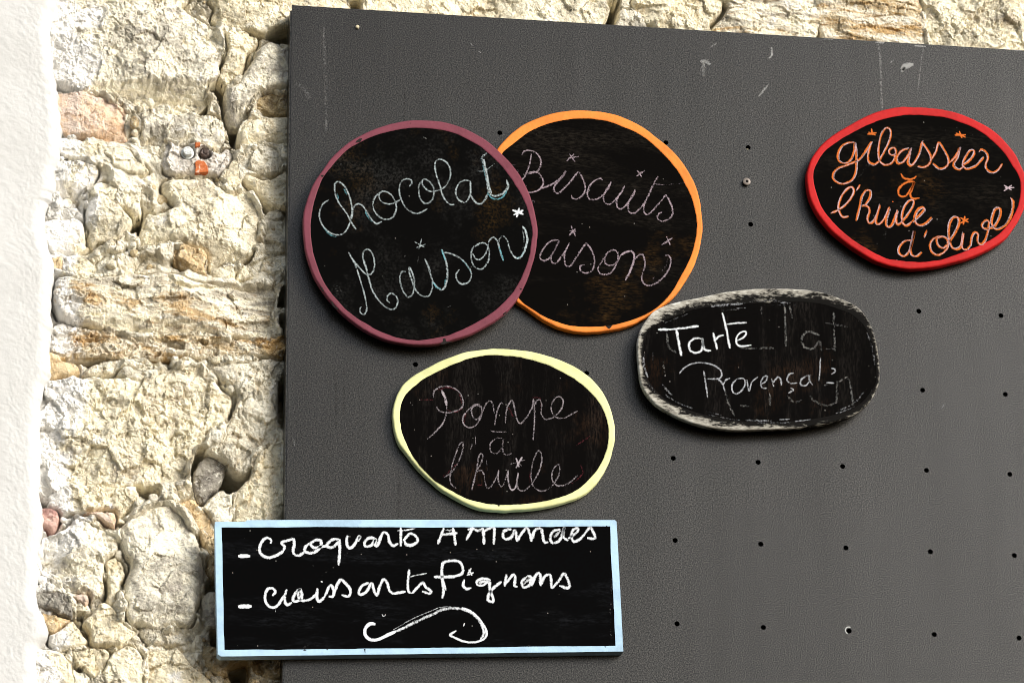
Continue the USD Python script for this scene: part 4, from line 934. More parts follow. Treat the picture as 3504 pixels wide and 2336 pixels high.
ct, cyy = oval_board('round_chalkboard', 'round chalkboard with chipped plum rim overlapping the orange rimmed one', c_out, c_in, -0.0146, 0.011, M_PLUM, M_SLATE,
                     [Z5((600, 385), (605, 368), (635, 345), (662, 340), (655, 362), (640, 378)), Z5((268, 690), (305, 688), (285, 712)), Z6((1400, 1318), (1430, 1290), (1425, 1268), (1450, 1262), (1455, 1295), (1530, 1298), (1470, 1308), (1420, 1325)),
                      Z6((2150, 790), (2180, 796), (2165, 808)), Z6((1998, 1030), (2030, 1008), (2025, 1025), (2005, 1040)), Z6((362, 908), (382, 920), (400, 955), (438, 985), (425, 992), (385, 960)), Z6((265, 775), (285, 782), (300, 815), (290, 820))], seed=1)
blk = trimesh.creation.box((0.06, 0.0128, 0.06)); bcp = at([[1380, 820]], -0.008)[0]; blk.apply_translation((bcp[0], -0.0078, bcp[2]))
obj('spacer_block', blk, M_WOODBACK, ct)
chalk('lettering', [Z5((345, 925), (295, 960), (260, 1030), (258, 1090), (285, 1160), (330, 1215), (400, 1252), (470, 1250), (520, 1200), (548, 1130), (562, 1060), (562, 980), (545, 900), (510, 820), (470, 770), (430, 752), (405, 775), (405, 850), (430, 930), (475, 1000), (520, 1060), (555, 1130), (605, 1205)),
                    Z5((560, 1110), (580, 1000), (620, 962), (670, 985), (720, 1060), (760, 1120), (800, 1150), (850, 1130)),
                    Z5((835, 860), (790, 890), (765, 950), (770, 1010), (800, 1060), (850, 1100), (910, 1108), (960, 1075), (985, 1000), (970, 930), (930, 870), (870, 843), (825, 870), (830, 920), (870, 955), (940, 962), (1030, 920)),
                    Z5((1105, 800), (1130, 770), (1125, 735), (1080, 725), (1035, 750), (1015, 810), (1020, 880), (1045, 950), (1085, 1010), (1140, 1045), (1200, 1050), (1280, 1010)),
                    Z5((1230, 740), (1200, 790), (1200, 860), (1215, 920), (1250, 955), (1290, 955), (1330, 910), (1340, 840), (1330, 790), (1290, 745), (1245, 730), (1230, 765), (1255, 810), (1310, 845), (1400, 830)),
                    Z5((1400, 830), (1450, 795), (1490, 730), (1498, 650), (1470, 580), (1410, 542), (1360, 560), (1352, 620), (1365, 690), (1395, 780), (1420, 870), (1450, 930), (1500, 970), (1535, 965)),
                    Z5((1680, 745), (1630, 740), (1580, 770), (1550, 830), (1555, 890), (1590, 935), (1640, 945), (1670, 910), (1690, 840), (1685, 745)), dict(pts=Z5((1685, 745), (1690, 850), (1700, 900), (1740, 950), (1790, 960), (1830, 920), (1848, 870)), w=11),
                    dict(pts=Z5((1840, 480), (1800, 520), (1812, 580), (1835, 680), (1850, 790), (1868, 860), (1910, 885), (1960, 880), (2010, 850), (2042, 800), (2030, 735)), w=13), dict(pts=Z5((1812, 540), (1840, 660), (1860, 780), (1885, 860)), w=10, p=0.5),
                    dict(pts=Z5((1745, 655), (1830, 645), (1915, 580)), w=6, p=0.3)], cyy, C_BLUISH, ct, 9.5, 0.41, 23)
chalk('chalk_shading', [Z5((1848, 860), (1890, 908), (1950, 918), (2000, 890), (2035, 830)), dict(pts=Z5((1785, 530), (1815, 640), (1838, 760)), p=0.3), dict(pts=Z5((425, 860), (440, 920)), p=0.35), dict(pts=Z5((490, 820), (520, 880)), p=0.35), dict(pts=Z5((690, 1030), (720, 1090), (760, 1135)), p=0.35),
                    dict(pts=Z5((290, 1180), (350, 1250), (420, 1275)), p=0.3), Z6((1412, 425), (1430, 470), (1450, 530)), Z6((1330, 735), (1370, 785), (1410, 800)), Z6((1960, 400), (1980, 470), (2000, 530)), dict(pts=Z6((1460, 680), (1440, 760)), p=0.35), dict(pts=Z6((2205, 420), (2170, 485), (2120, 510)), p=0.38), dict(pts=Z6((1600, 520), (1650, 570), (1690, 640)), p=0.3)],
      cyy - 0.0003, C_TEAL, ct, 9, 0.5, 24, label='teal chalk shading')
chalk('lettering', [Z6((530, 450), (560, 500), (600, 580), (640, 700), (670, 800), (690, 880), (705, 960), (700, 1010), (680, 1040), (650, 1025), (640, 995), (655, 965)),
                    Z6((565, 510), (620, 580), (690, 650), (740, 660), (770, 620), (780, 560), (765, 480), (730, 430), (695, 425), (670, 460), (672, 520), (700, 600), (725, 700), (755, 800), (800, 880), (860, 950), (930, 990), (980, 975), (1000, 920), (985, 870), (945, 840), (905, 860), (895, 900), (925, 932)),
                    Z6((1075, 635), (1045, 630), (1020, 680), (1025, 750), (1055, 830), (1100, 875), (1140, 845), (1155, 780), (1150, 690), (1125, 620), (1105, 595), (1110, 650), (1140, 740), (1165, 800), (1200, 845), (1250, 870), (1300, 855), (1325, 780), (1325, 690)),
                    dict(pts=Z6((1255, 515), (1290, 590), (1310, 660), (1330, 720), (1370, 780), (1410, 805), (1440, 790), (1465, 720), (1470, 640), (1460, 560), (1440, 490), (1415, 420)), w=11),
                    Z6((1415, 450), (1480, 460), (1560, 490), (1630, 545), (1680, 610), (1695, 660), (1680, 720), (1640, 750), (1590, 745), (1555, 700), (1555, 650), (1585, 615)),
                    Z6((1720, 390), (1695, 450), (1700, 530), (1730, 590), (1790, 610), (1840, 570), (1865, 500), (1860, 420), (1830, 370), (1780, 365), (1730, 395)), dict(pts=Z6((1705, 460), (1740, 515), (1790, 512), (1840, 450), (1858, 370)), p=0.35),
                    Z6((1855, 360), (1890, 310), (1930, 325), (1950, 370), (1970, 450), (1995, 530)), dict(pts=Z6((1950, 370), (1965, 320), (2000, 300), (2040, 350), (2060, 420), (2090, 480)), p=0.34), dict(pts=Z6((2090, 480), (2130, 510), (2170, 490), (2205, 420), (2225, 330), (2210, 250), (2180, 205)), w=11, p=0.56),
                    dict(pts=Z6((2180, 240), (2195, 330), (2185, 420)), w=7, p=0.28),
                    dict(pts=Z6((1160, 355), (1255, 405)), w=7), dict(pts=Z6((1225, 325), (1200, 425)), w=7), dict(pts=Z6((1260, 375), (1175, 410)), w=7)], cyy, C_BLUISH, ct, 9.5, 0.41, 25)
chalk('lettering', [Z5((2085, 1022), (2135, 1040), (2188, 1060)), Z5((2150, 1000), (2125, 1090)), Z5((2188, 1022), (2095, 1068))], cyy, C_WHITE, ct, 11, 0.75, 26, label='bright white chalk star')
chalk('smudge', [dict(pts=Z5((1240, 330), (1270, 345)), w=9, p=0.4), dict(pts=Z5((380, 610), (480, 590)), w=40, p=0.0), dict(pts=Z5((730, 400), (770, 405)), w=16, p=0.12), dict(pts=Z6((380, 760), (470, 830)), w=40, p=0.06), dict(pts=Z6((1470, 970), (1500, 960)), w=6, p=0.3), dict(pts=Z6((1060, 500), (1068, 480)), w=7, p=0.35), dict(pts=Z6((1185, 560), (1200, 490)), w=10, p=0.14)], cyy, C_STAIN, ct, 8, 0.3, 27)

# --- tarte provencale
t_out = Z10((75, 600), (85, 500), (110, 410), (160, 330), (220, 260), (330, 205), (480, 165), (650, 130), (850, 90), (1050, 65), (1250, 55), (1450, 57), (1650, 75), (1800, 110), (1930, 160), (2040, 220), (2120, 310), (2180, 430), (2215, 550), (2232, 680), (2240, 800), (2232, 900), (2200, 990), (2140, 1080), (2060, 1150), (1950, 1210), (1750, 1260), (1500, 1300), (1250, 1312), (1000, 1316), (800, 1306), (650, 1280), (500, 1230), (350, 1160), (230, 1080), (150, 980), (105, 880), (85, 760))
t_in = Z10((130, 600), (150, 480), (200, 400), (300, 340), (450, 280), (600, 230), (850, 195), (1050, 180), (1300, 170), (1500, 165), (1700, 180), (1850, 220), (1980, 270), (2080, 350), (2140, 440), (2185, 560), (2208, 700), (2215, 800), (2208, 890), (2170, 960), (2100, 1050), (2000, 1120), (1850, 1170), (1650, 1210), (1400, 1235), (1150, 1235), (950, 1225), (750, 1190), (600, 1150), (450, 1100), (330, 1035), (240, 950), (170, 850), (135, 740))
tt, ty = oval_board('oval_chalkboard', 'oval black chalkboard whose edge is worn white, lettered in plain white chalk', t_out, t_in, -0.0146, 0.012, M_WORN, M_SLATE_GRAIN, rim_label='worn whitish edge', recess=0.0002, seed=3)
blk = trimesh.creation.box((0.06, 0.0128, 0.05)); bcp = at([[2700, 1240]], -0.008)[0]; blk.apply_translation((bcp[0], -0.0078, bcp[2]))
obj('spacer_block', blk, M_WOODBACK, tt)
chalk('lettering', [Z10((265, 410), (400, 408), (630, 380)), dict(pts=Z10((430, 415), (450, 520), (475, 645)), w=14), Z10((655, 492), (590, 490), (545, 530), (550, 590), (600, 620), (650, 600), (668, 540), (660, 490), (668, 545), (690, 595), (740, 600)),
                    Z10((760, 440), (775, 510), (795, 590)), Z10((780, 505), (810, 472), (855, 460)), Z10((840, 260), (870, 380), (890, 480), (910, 580)), dict(pts=Z10((880, 365), (960, 355), (1060, 350)), w=8),
                    dict(pts=Z10((975, 510), (1030, 480), (1055, 440), (1030, 425), (990, 450), (965, 500), (975, 545), (1020, 560), (1100, 550)), w=9)], ty, C_WHITE, tt, 11, 0.62, 31)
chalk('lettering', [dict(pts=Z10((675, 780), (690, 880), (710, 1020)), w=10), Z10((455, 805), (500, 755), (570, 715), (660, 708), (750, 725), (810, 760), (835, 800), (825, 840), (790, 852), (710, 850)), Z10((800, 855), (840, 890), (865, 970)), Z10((850, 905), (870, 865), (910, 845)),
                    Z10((970, 850), (930, 900), (930, 960), (970, 985), (1020, 950), (1045, 890), (1030, 850), (975, 850)), Z10((1060, 860), (1080, 960), (1105, 880), (1160, 830)), Z10((1185, 900), (1230, 870), (1245, 830), (1215, 830), (1185, 880), (1195, 930), (1240, 935)),
                    Z10((1280, 850), (1300, 920)), Z10((1295, 890), (1330, 840), (1360, 850), (1370, 910)), Z10((1480, 800), (1440, 810), (1420, 860), (1450, 890), (1510, 888)), Z10((1450, 935), (1475, 950), (1430, 980)),
                    Z10((1600, 820), (1545, 860), (1545, 905), (1590, 910), (1622, 860), (1612, 820), (1622, 870), (1648, 905)), dict(pts=Z10((1720, 665), (1705, 870)), w=7), Z10((1770, 885), (1840, 890)), Z10((1815, 760), (1845, 765), (1848, 790), (1815, 810))], ty, C_GREY, tt, 9, 0.48, 32)
chalk('erased_lettering', [Z10((1835, 250), (1840, 450), (1850, 600)), Z10((1760, 350), (1960, 385)), Z10((1710, 460), (1600, 430), (1550, 500), (1580, 570), (1650, 580), (1710, 520), (1730, 600)), Z10((1400, 200), (1410, 560)), Z10((1440, 200), (1470, 310)), Z10((1190, 210), (1190, 270)), Z10((345, 440), (360, 560), (430, 620)), Z10((1760, 580), (1860, 580)),
                           Z10((1000, 580), (1300, 575)), Z10((865, 960), (900, 1080), (950, 1180)), Z10((1000, 1090), (1080, 1100)), Z10((1260, 980), (1270, 1090)), Z10((1420, 1000), (1480, 1060), (1550, 1040)), dict(pts=Z10((1620, 1000), (1680, 1060), (1780, 1090), (1880, 1050)), p=0.28), dict(pts=Z10((1870, 860), (1860, 1070)), w=16, p=0.26), dict(pts=Z10((1860, 900), (1960, 840), (2000, 1000), (2010, 1090)), w=14, p=0.26), Z10((310, 700), (330, 830)), Z10((1750, 910), (1850, 880))], ty, C_STAIN, tt, 16, 0.24, 33, label='faint rubbed out lettering')

tin = spline(t_in, 3, True); tce = tin.mean(0)
wr = np.random.default_rng(77)
stk = []
for k_ in range(30):
    a_ = int(wr.integers(len(tin))); ln = int(wr.integers(12, 46)); ii_ = np.arange(a_, a_ + ln, 6) % len(tin)
    d_ = tce - tin[ii_]; f_ = wr.uniform(-0.05, 0.10) * (0.45 + 0.55 * (tin[a_][0] < tce[0]) + 0.3 * (tin[a_][1] > tce[1]))
    stk.append(dict(pts=[tuple(p_) for p_ in tin[ii_] + d_ * f_], w=float(wr.uniform(5, 16)), p=float(wr.uniform(0.02, 0.36)) * (0.5 if tin[a_][0] > tce[0] + 180 else 1)))
chalk('worn_streaks', stk, ty, C_GREY, tt, 8, 0.2, 34)

# --- gibassier
g_out = Z9((170, 760), (180, 680), (210, 590), (260, 510), (340, 420), (450, 335), (570, 260), (720, 180), (880, 110), (1050, 72), (1200, 62), (1400, 75), (1560, 95), (1700, 135), (1850, 195), (1980, 265), (2100, 355), (2200, 460), (2262, 545)) + \
    [(3491, 572), (3502, 599), (3510, 645), (3509, 690), (3499, 725), (3483, 759), (3460, 794), (3430, 828), (3388, 855), (3330, 882), (3261, 903), (3204, 916), (3130, 925), (3060, 919), (3000, 901), (2958, 879), (2907, 847), (2873, 821), (2838, 791), (2813, 762), (2789, 728), (2774, 698), (2764, 665)]
g_in = Z9((240, 760), (250, 680), (290, 590), (360, 490), (450, 420), (560, 345), (700, 270), (880, 190), (1050, 145), (1200, 128), (1400, 135), (1550, 150), (1700, 195), (1850, 255), (1980, 340), (2080, 430), (2170, 530), (2240, 640)) + \
    [(3480, 588), (3489, 612), (3493, 641), (3491, 675), (3483, 706), (3468, 740), (3445, 775), (3414, 805), (3369, 832), (3315, 855), (3242, 882), (3204, 892), (3140, 897), (3060, 890), (3026, 882), (2992, 865), (2949, 841), (2907, 812), (2873, 783), (2847, 756), (2822, 726), (2806, 697), (2790, 650)]
gt, gy = oval_board('oval_chalkboard', 'oval chalkboard with glossy red rim at the right edge of the panel', g_out, g_in, -0.006, 0.014, M_RED, M_SLATE_BROWN, seed=4)
blk = trimesh.creation.box((0.05, 0.0056, 0.05)); bcp = at([[3150, 680]], -0.004)[0]; blk.apply_translation((bcp[0], -0.0031, bcp[2]))
obj('spacer_block', blk, M_WOODBACK, gt)
gib = [Z9((640, 400), (580, 410), (520, 450), (490, 520), (495, 580), (540, 610), (590, 600), (630, 550), (650, 480), (655, 405), (670, 500), (672, 600), (665, 700), (635, 770), (570, 810), (500, 810), (445, 770), (440, 720), (480, 670), (560, 635), (640, 605), (700, 575), (760, 500), (825, 395)),
       Z9((825, 395), (800, 480), (790, 560), (810, 605), (860, 620), (900, 590)),
       Z9((900, 590), (950, 500), (1000, 400), (1020, 320), (1010, 270), (970, 262), (930, 310), (905, 400), (895, 500), (905, 580), (950, 625), (1010, 620), (1050, 580), (1070, 510), (1060, 460), (1020, 465), (1000, 500), (1030, 530), (1075, 520)),
       Z9((1190, 470), (1140, 480), (1090, 530), (1075, 580), (1090, 615), (1140, 600), (1190, 530), (1215, 470), (1200, 550), (1190, 610), (1215, 638), (1250, 610), (1300, 520), (1330, 395)),
       Z9((1330, 395), (1370, 450), (1410, 520), (1420, 580), (1390, 630), (1340, 650), (1290, 640)), Z9((1420, 580), (1470, 490), (1500, 405), (1550, 470), (1590, 550), (1595, 610), (1560, 655), (1500, 660), (1440, 610)),
       Z9((1600, 610), (1660, 550), (1705, 460), (1680, 560), (1645, 620), (1660, 660), (1700, 675), (1740, 650)), Z9((1740, 630), (1800, 590), (1850, 525), (1850, 485), (1810, 490), (1765, 550), (1740, 620), (1760, 660), (1810, 665), (1880, 630), (1950, 550)),
       Z9((1905, 492), (1930, 470), (1980, 510), (1990, 560), (1970, 620), (1980, 670), (2030, 700), (2090, 680), (2135, 615))]
aa = [Z9((1120, 715), (1145, 755), (1190, 770), (1240, 765), (1275, 740)), Z9((1250, 795), (1180, 800), (1110, 850), (1095, 900), (1115, 940), (1170, 935), (1220, 870), (1255, 800), (1230, 870), (1215, 930), (1240, 965), (1310, 960))]
hui = [Z9((420, 1110), (480, 1085), (560, 1030), (620, 960), (650, 890), (630, 850), (580, 870), (520, 950), (495, 1040), (510, 1110), (545, 1150), (600, 1140)), Z9((710, 825), (680, 875)),
       Z9((670, 1185), (700, 1070), (730, 940), (770, 885), (810, 890), (810, 950), (775, 1010), (730, 1045)), Z9((735, 1035), (790, 1045), (805, 1100), (785, 1160), (800, 1210), (840, 1200), (880, 1130), (910, 1030)),
       Z9((910, 1030), (880, 1130), (870, 1200), (900, 1220), (950, 1170), (1005, 1050)), Z9((1005, 1050), (975, 1150), (970, 1220), (990, 1245), (1030, 1220), (1085, 1080)), Z9((1085, 1080), (1070, 1180), (1090, 1225), (1130, 1200)),
       Z9((1130, 1200), (1200, 1110), (1245, 1030), (1245, 985), (1200, 990), (1150, 1060), (1130, 1140), (1140, 1210), (1180, 1235), (1230, 1200)), Z9((1230, 1195), (1300, 1130), (1350, 1075), (1335, 1050), (1290, 1070), (1255, 1140), (1270, 1210), (1320, 1230), (1380, 1200), (1425, 1150))]
oli = [Z9((1230, 1380), (1160, 1390), (1105, 1450), (1105, 1510), (1150, 1540), (1200, 1500), (1230, 1420), (1255, 1290), (1232, 1400), (1220, 1480), (1235, 1530), (1280, 1540), (1330, 1500)), Z9((1380, 1280), (1350, 1345)),
       Z9((1500, 1340), (1440, 1370), (1410, 1430), (1430, 1500), (1490, 1530), (1550, 1500), (1590, 1440), (1580, 1370), (1530, 1345), (1480, 1370), (1490, 1430), (1540, 1460), (1590, 1420)),
       Z9((1590, 1420), (1660, 1320), (1700, 1230), (1700, 1165), (1650, 1155), (1610, 1220), (1600, 1310), (1610, 1400), (1640, 1460), (1690, 1470), (1730, 1430), (1748, 1310)), Z9((1748, 1310), (1725, 1410), (1740, 1465), (1780, 1470), (1815, 1430)),
       Z9((1815, 1430), (1830, 1340), (1860, 1300), (1890, 1320), (1885, 1390), (1920, 1420), (1960, 1380), (1990, 1290), (2000, 1200), (1970, 1180), (1930, 1220), (1945, 1260), (2000, 1270)),
       Z9((2000, 1270), (2060, 1240), (2110, 1150), (2115, 1070), (2070, 1070), (2040, 1140), (2030, 1210), (2060, 1265), (2110, 1270), (2180, 1220), (2230, 1120), (2245, 1010), (2225, 960))]
stars = [Z9((825, 265), (835, 330)), Z9((785, 320), (875, 305)), Z9((865, 330), (795, 300)), Z9((1705, 290), (1730, 360)), Z9((1660, 330), (1770, 325)), Z9((1765, 350), (1670, 310)), Z9((1760, 1140), (1745, 1225)), Z9((1715, 1155), (1795, 1200)), Z9((1795, 1165), (1715, 1210)), Z9((1036, 992), (1044, 998))]
for k, w_ in enumerate((gib, aa, hui, oli)):
    chalk('orange_lettering', w_, gy, C_ORANGE, gt, 10, 0.62, 41 + k)
    sh = [[(x + 4 * math.cos(i * 2.1 + k), y + 4 * math.sin(i * 1.7)) for x, y in s] for i, s in enumerate(w_)]
    if k != 1:
        chalk('white_lettering', sh, gy - 0.0003, C_LILAC, gt, 6.5, 0.46, 51 + k)
for k_ in range(3):
    chalk('orange_star', stars[3 * k_:3 * k_ + 3], gy, C_ORANGE, gt, 9, 0.72, 63 + k_)
chalk('orange_dot', stars[9:], gy, C_ORANGE, gt, 9, 0.72, 60)
chalk('white_star', [Z9((2150, 830), (2230, 880)), Z9((2230, 830), (2150, 890)), Z9((2255, 855), (2160, 860))], gy, C_LILAC, gt, 8, 0.55, 61)
chalk('smudge', [dict(pts=Z9((700, 740), (760, 660), (850, 560)), w=26, p=0.02), dict(pts=Z9((930, 1500), (960, 1300), (960, 1000)), w=24, p=-0.02), dict(pts=Z9((1480, 720), (1530, 740)), w=30, p=0.02), dict(pts=Z9((1490, 250), (1610, 290)), w=24, p=0.0)], gy, C_STAIN, gt, 20, 0.0, 62)

# --- pompe a l'huile
p_out = Z11((58, 620), (75, 520), (110, 430), (170, 350), (270, 270), (400, 200), (550, 130), (720, 75), (900, 48), (1050, 45), (1250, 65), (1450, 110), (1600, 165), (1740, 240), (1850, 330), (1940, 440), (2000, 570), (2035, 700), (2044, 780), (2035, 900), (2000, 1040), (1930, 1180), (1850, 1278), (1750, 1355), (1600, 1416), (1450, 1455), (1250, 1480), (1050, 1490), (900, 1482), (780, 1455), (650, 1395), (500, 1306), (380, 1208), (280, 1108), (180, 980), (110, 890), (75, 790), (62, 700))
p_in = Z11((125, 640), (130, 560), (165, 460), (230, 390), (330, 310), (450, 245), (600, 175), (750, 120), (900, 92), (1050, 95), (1200, 110), (1380, 155), (1530, 215), (1680, 300), (1800, 390), (1890, 490), (1950, 590), (1985, 690), (1995, 790), (1985, 900), (1945, 1020), (1880, 1130), (1800, 1220), (1700, 1300), (1580, 1355), (1400, 1400), (1200, 1425), (1000, 1428), (860, 1410), (720, 1370), (580, 1300), (450, 1220), (350, 1130), (250, 1010), (200, 920), (150, 800), (130, 710))
pt, py = oval_board('oval_chalkboard', 'oval chalkboard with pale yellow rim, below the two round ones', p_out, p_in, -0.001, 0.013, M_YELLOW, M_SLATE_GRAIN, [Z11((1000, 1425), (1022, 1425), (1015, 1445), (1008, 1440))], seed=5)
chalk('lettering', [dict(pts=Z11((500, 405), (530, 470), (545, 540)), w=13, p=0.58), Z11((545, 540), (540, 620), (510, 700), (450, 770), (370, 840)), Z11((430, 470), (430, 420), (475, 380), (550, 368), (620, 390), (670, 440), (692, 510), (680, 560), (630, 590), (550, 605), (480, 590), (450, 545)),
                    Z11((850, 560), (820, 530), (770, 550), (720, 600), (690, 650), (700, 710), (750, 740), (800, 720), (840, 670), (858, 610), (850, 550), (800, 540), (765, 580), (780, 640), (820, 665), (860, 610)),
                    Z11((860, 610), (890, 540), (925, 500), (955, 525), (970, 610)), Z11((975, 715), (990, 620), (1010, 555), (1035, 515), (1050, 530)), Z11((1070, 700), (1075, 620), (1090, 550), (1130, 495), (1150, 560), (1170, 650), (1195, 700), (1230, 685), (1270, 630), (1310, 550), (1320, 480)),
                    Z11((1320, 480), (1330, 560), (1330, 680), (1318, 850)), Z11((1325, 560), (1350, 500), (1380, 490), (1395, 540), (1390, 610), (1420, 660), (1470, 660), (1530, 620), (1580, 550), (1585, 490), (1550, 460), (1510, 480), (1480, 550), (1490, 610), (1530, 650), (1600, 650), (1660, 620), (1715, 590))], py, C_MAUVE, pt, 8.5, 0.40, 71)
chalk('lettering', [dict(pts=Z11((930, 760), (980, 775), (1080, 775)), w=6), Z11((1040, 830), (980, 840), (935, 890), (940, 950), (985, 970), (1030, 930), (1050, 840), (1045, 930), (1070, 980), (1130, 965))], py, C_MAUVE, pt, 8, 0.36, 72)
chalk('lettering', [Z11((520, 1185), (600, 1120), (660, 1020), (690, 920), (690, 870), (660, 890), (620, 990), (590, 1090), (575, 1180), (585, 1240), (630, 1280)), Z11((780, 880), (758, 930)), dict(pts=Z11((800, 810), (806, 890)), w=5, p=0.3), dict(pts=Z11((900, 1030), (912, 1120)), w=4, p=0.25),
                    Z11((770, 1295), (790, 1210), (815, 1100), (830, 1010), (850, 970), (868, 990), (850, 1060), (810, 1125)), Z11((810, 1140), (850, 1120), (880, 1160), (890, 1230), (910, 1280), (950, 1250), (990, 1180), (1010, 1120)), Z11((1010, 1120), (1005, 1200), (1030, 1265), (1060, 1230), (1095, 1120)),
                    dict(pts=Z11((1095, 1120), (1095, 1210), (1120, 1290), (1160, 1270), (1185, 1140)), p=0.55), Z11((1185, 1140), (1175, 1220), (1190, 1290), (1240, 1300), (1310, 1240)), Z11((1310, 1240), (1370, 1130), (1395, 1030), (1385, 960), (1360, 950), (1320, 1030), (1300, 1140), (1310, 1240), (1350, 1290), (1410, 1305), (1480, 1270)),
                    Z11((1480, 1270), (1540, 1180), (1555, 1100), (1540, 1070), (1500, 1110), (1485, 1180), (1510, 1240), (1560, 1260), (1640, 1230), (1715, 1165)),
                    dict(pts=Z11((1165, 1010), (1192, 1090)), w=10, p=0.6), dict(pts=Z11((1220, 1000), (1165, 1100)), w=10, p=0.6), dict(pts=Z11((1095, 1070), (1250, 1025)), w=6), dict(pts=Z11((1215, 1080), (1170, 1040)), w=8)], py, C_MAUVE, pt, 8.5, 0.36, 73)

chalk('erased_lettering', [Z11((470, 400), (560, 380), (650, 420), (680, 520)), Z11((1300, 470), (1380, 480), (1390, 600)), Z11((540, 580), (620, 600), (680, 570)), Z11((1700, 900), (1760, 860), (1830, 810)), Z11((1740, 1060), (1760, 1150), (1660, 1240)), Z11((820, 1250), (860, 1250)), Z11((300, 490), (420, 490)), Z11((720, 600), (700, 700)), Z11((1100, 560), (1140, 640)), Z11((510, 1180), (640, 1060)), Z11((1290, 1130), (1290, 1230))], py, C_RED, pt, 9, 0.30, 74, label='faint dark red rubbed out chalk')

# --- croquants, croissants
rt = thing('rectangular_chalkboard', 'rectangular chalkboard with pale blue frame hanging half over the stones', 'chalkboard', 'hand lettered chalkboards on and beside the panel')
YBK, THR = -0.001, 0.018
yf = YBK - THR
o4 = [(734, 1783), (838, 1783), (845, 1777), (1400, 1776), (2104, 1777), (2111, 1784), (2123, 2010), (2134, 2229), (1400, 2238), (756, 2246), (744, 2238), (738, 2010)]
i4 = [(758, 1804), (1100, 1802), (1500, 1804), (2087, 1800), (2096, 2000), (2106, 2209), (1500, 2215), (768, 2223), (763, 2010)]


def dense(pts, step=4.0):
    p = np.asarray(pts + pts[:1], float); out = []
    for a, b in zip(p[:-1], p[1:]):
        n = max(1, int(np.linalg.norm(b - a) / step)); out.append(a + (b - a) * np.linspace(0, 1, n, endpoint=False)[:, None])
    return np.vstack(out)


oo, qq = at(dense(o4), yf)[:, [0, 2]], at(dense(i4), yf)[:, [0, 2]]
qq = qq + 0.0016 * np.c_[fbm(np.c_[qq * 30, qq[:, :1] * 0], 3, 95) - 0.5, fbm(np.c_[qq * 30, qq[:, :1] * 0 + 7], 3, 96) - 0.5]
fr = Polygon(oo).buffer(-0.0006).difference(Polygon(qq))


def flat(P, y):
    v_, f_ = trimesh.creation.triangulate_polygon(P, engine='earcut')
    v_ = np.asarray(v_); f_ = np.asarray(f_)
    a_ = v_[f_]; crs = (a_[:, 1, 0] - a_[:, 0, 0]) * (a_[:, 2, 1] - a_[:, 0, 1]) - (a_[:, 1, 1] - a_[:, 0, 1]) * (a_[:, 2, 0] - a_[:, 0, 0])
    f_[crs < 0] = f_[crs < 0][:, ::-1]
    return np.c_[v_[:, 0], np.full(len(v_), y), v_[:, 1]], f_


if not Polygon(oo).exterior.is_ccw:
    oo = oo[::-1]
if not Polygon(qq).exterior.is_ccw:
    qq = qq[::-1]
obj('frame', join(flat(fr, yf - 0.0005), ring([loop3(np.asarray(Polygon(oo).buffer(-0.0006).exterior.coords)[:-1][::-1] if not Polygon(oo).buffer(-0.0006).exterior.is_ccw else np.asarray(Polygon(oo).buffer(-0.0006).exterior.coords)[:-1], yf - 0.0005)] +
                                                   [loop3(np.asarray(Polygon(oo).buffer(-0.0006).exterior.coords)[:-1][::-1] if not Polygon(oo).buffer(-0.0006).exterior.is_ccw else np.asarray(Polygon(oo).buffer(-0.0006).exterior.coords)[:-1], YBK)]),
                  ring([loop3(qq, yf + 0.001), loop3(qq, yf - 0.0005)])), M_BLUE, rt, smooth=30)
obj('writing_face', flat(Polygon(qq).buffer(0.0008), yf), M_SLATE_BLACK, rt)
bv, bf = flat(Polygon(oo).buffer(-0.001), YBK - 0.0002)
obj('back', (bv, bf[:, ::-1]), M_WOODBACK, rt)
for c in (Z12((930, 1392), (945, 1384), (968, 1388), (955, 1396)), Z12((1165, 1380), (1185, 1378), (1178, 1390)), Z13((1190, 1340), (1225, 1346), (1205, 1356)), Z13((1965, 1350), (1985, 1352), (1975, 1362)), Z12((1545, 1378), (1560, 1376), (1558, 1420)), Z13((1975, 148), (1990, 136), (1996, 150))):
    obj('paint_chip', prism(c, yf - 0.0008, 0.002, 0.0001), M_CHIP, rt)
ry = yf - 0.0004
chalk('lettering', [dict(pts=Z12((278, 445), (400, 446)), w=15, p=0.9), Z12((605, 320), (610, 285), (575, 262), (530, 285), (497, 350), (500, 410), (540, 448), (600, 458), (680, 430), (735, 390)), Z12((735, 390), (745, 350), (715, 310), (770, 290), (835, 275), (842, 330), (832, 390), (852, 432), (900, 435), (950, 395)),
                    Z12((1000, 310), (950, 360), (955, 400), (1010, 415), (1070, 390), (1110, 340), (1110, 290), (1060, 285), (1010, 320), (1040, 360), (1120, 350), (1180, 345)), Z12((1295, 275), (1230, 280), (1180, 320), (1185, 355), (1240, 350), (1300, 290)), Z12((1300, 275), (1300, 400), (1290, 540)),
                    Z12((1380, 240), (1370, 310), (1395, 365), (1440, 340), (1500, 245), (1490, 300)), Z12((1650, 260), (1590, 265), (1550, 310), (1565, 350), (1620, 335), (1660, 275), (1655, 330), (1680, 355)), Z12((1680, 350), (1735, 215), (1785, 230), (1800, 300), (1840, 340), (1890, 320)),
                    Z12((1915, 158), (1915, 250), (1915, 345)), dict(pts=Z12((1880, 192), (1960, 185), (2060, 168)), w=8, p=0.5), Z12((1940, 290), (2010, 220), (2070, 250), (2080, 300), (2030, 335), (1970, 330), (1950, 290))], ry, C_WHITE, rt, 12.5, 0.72, 81)
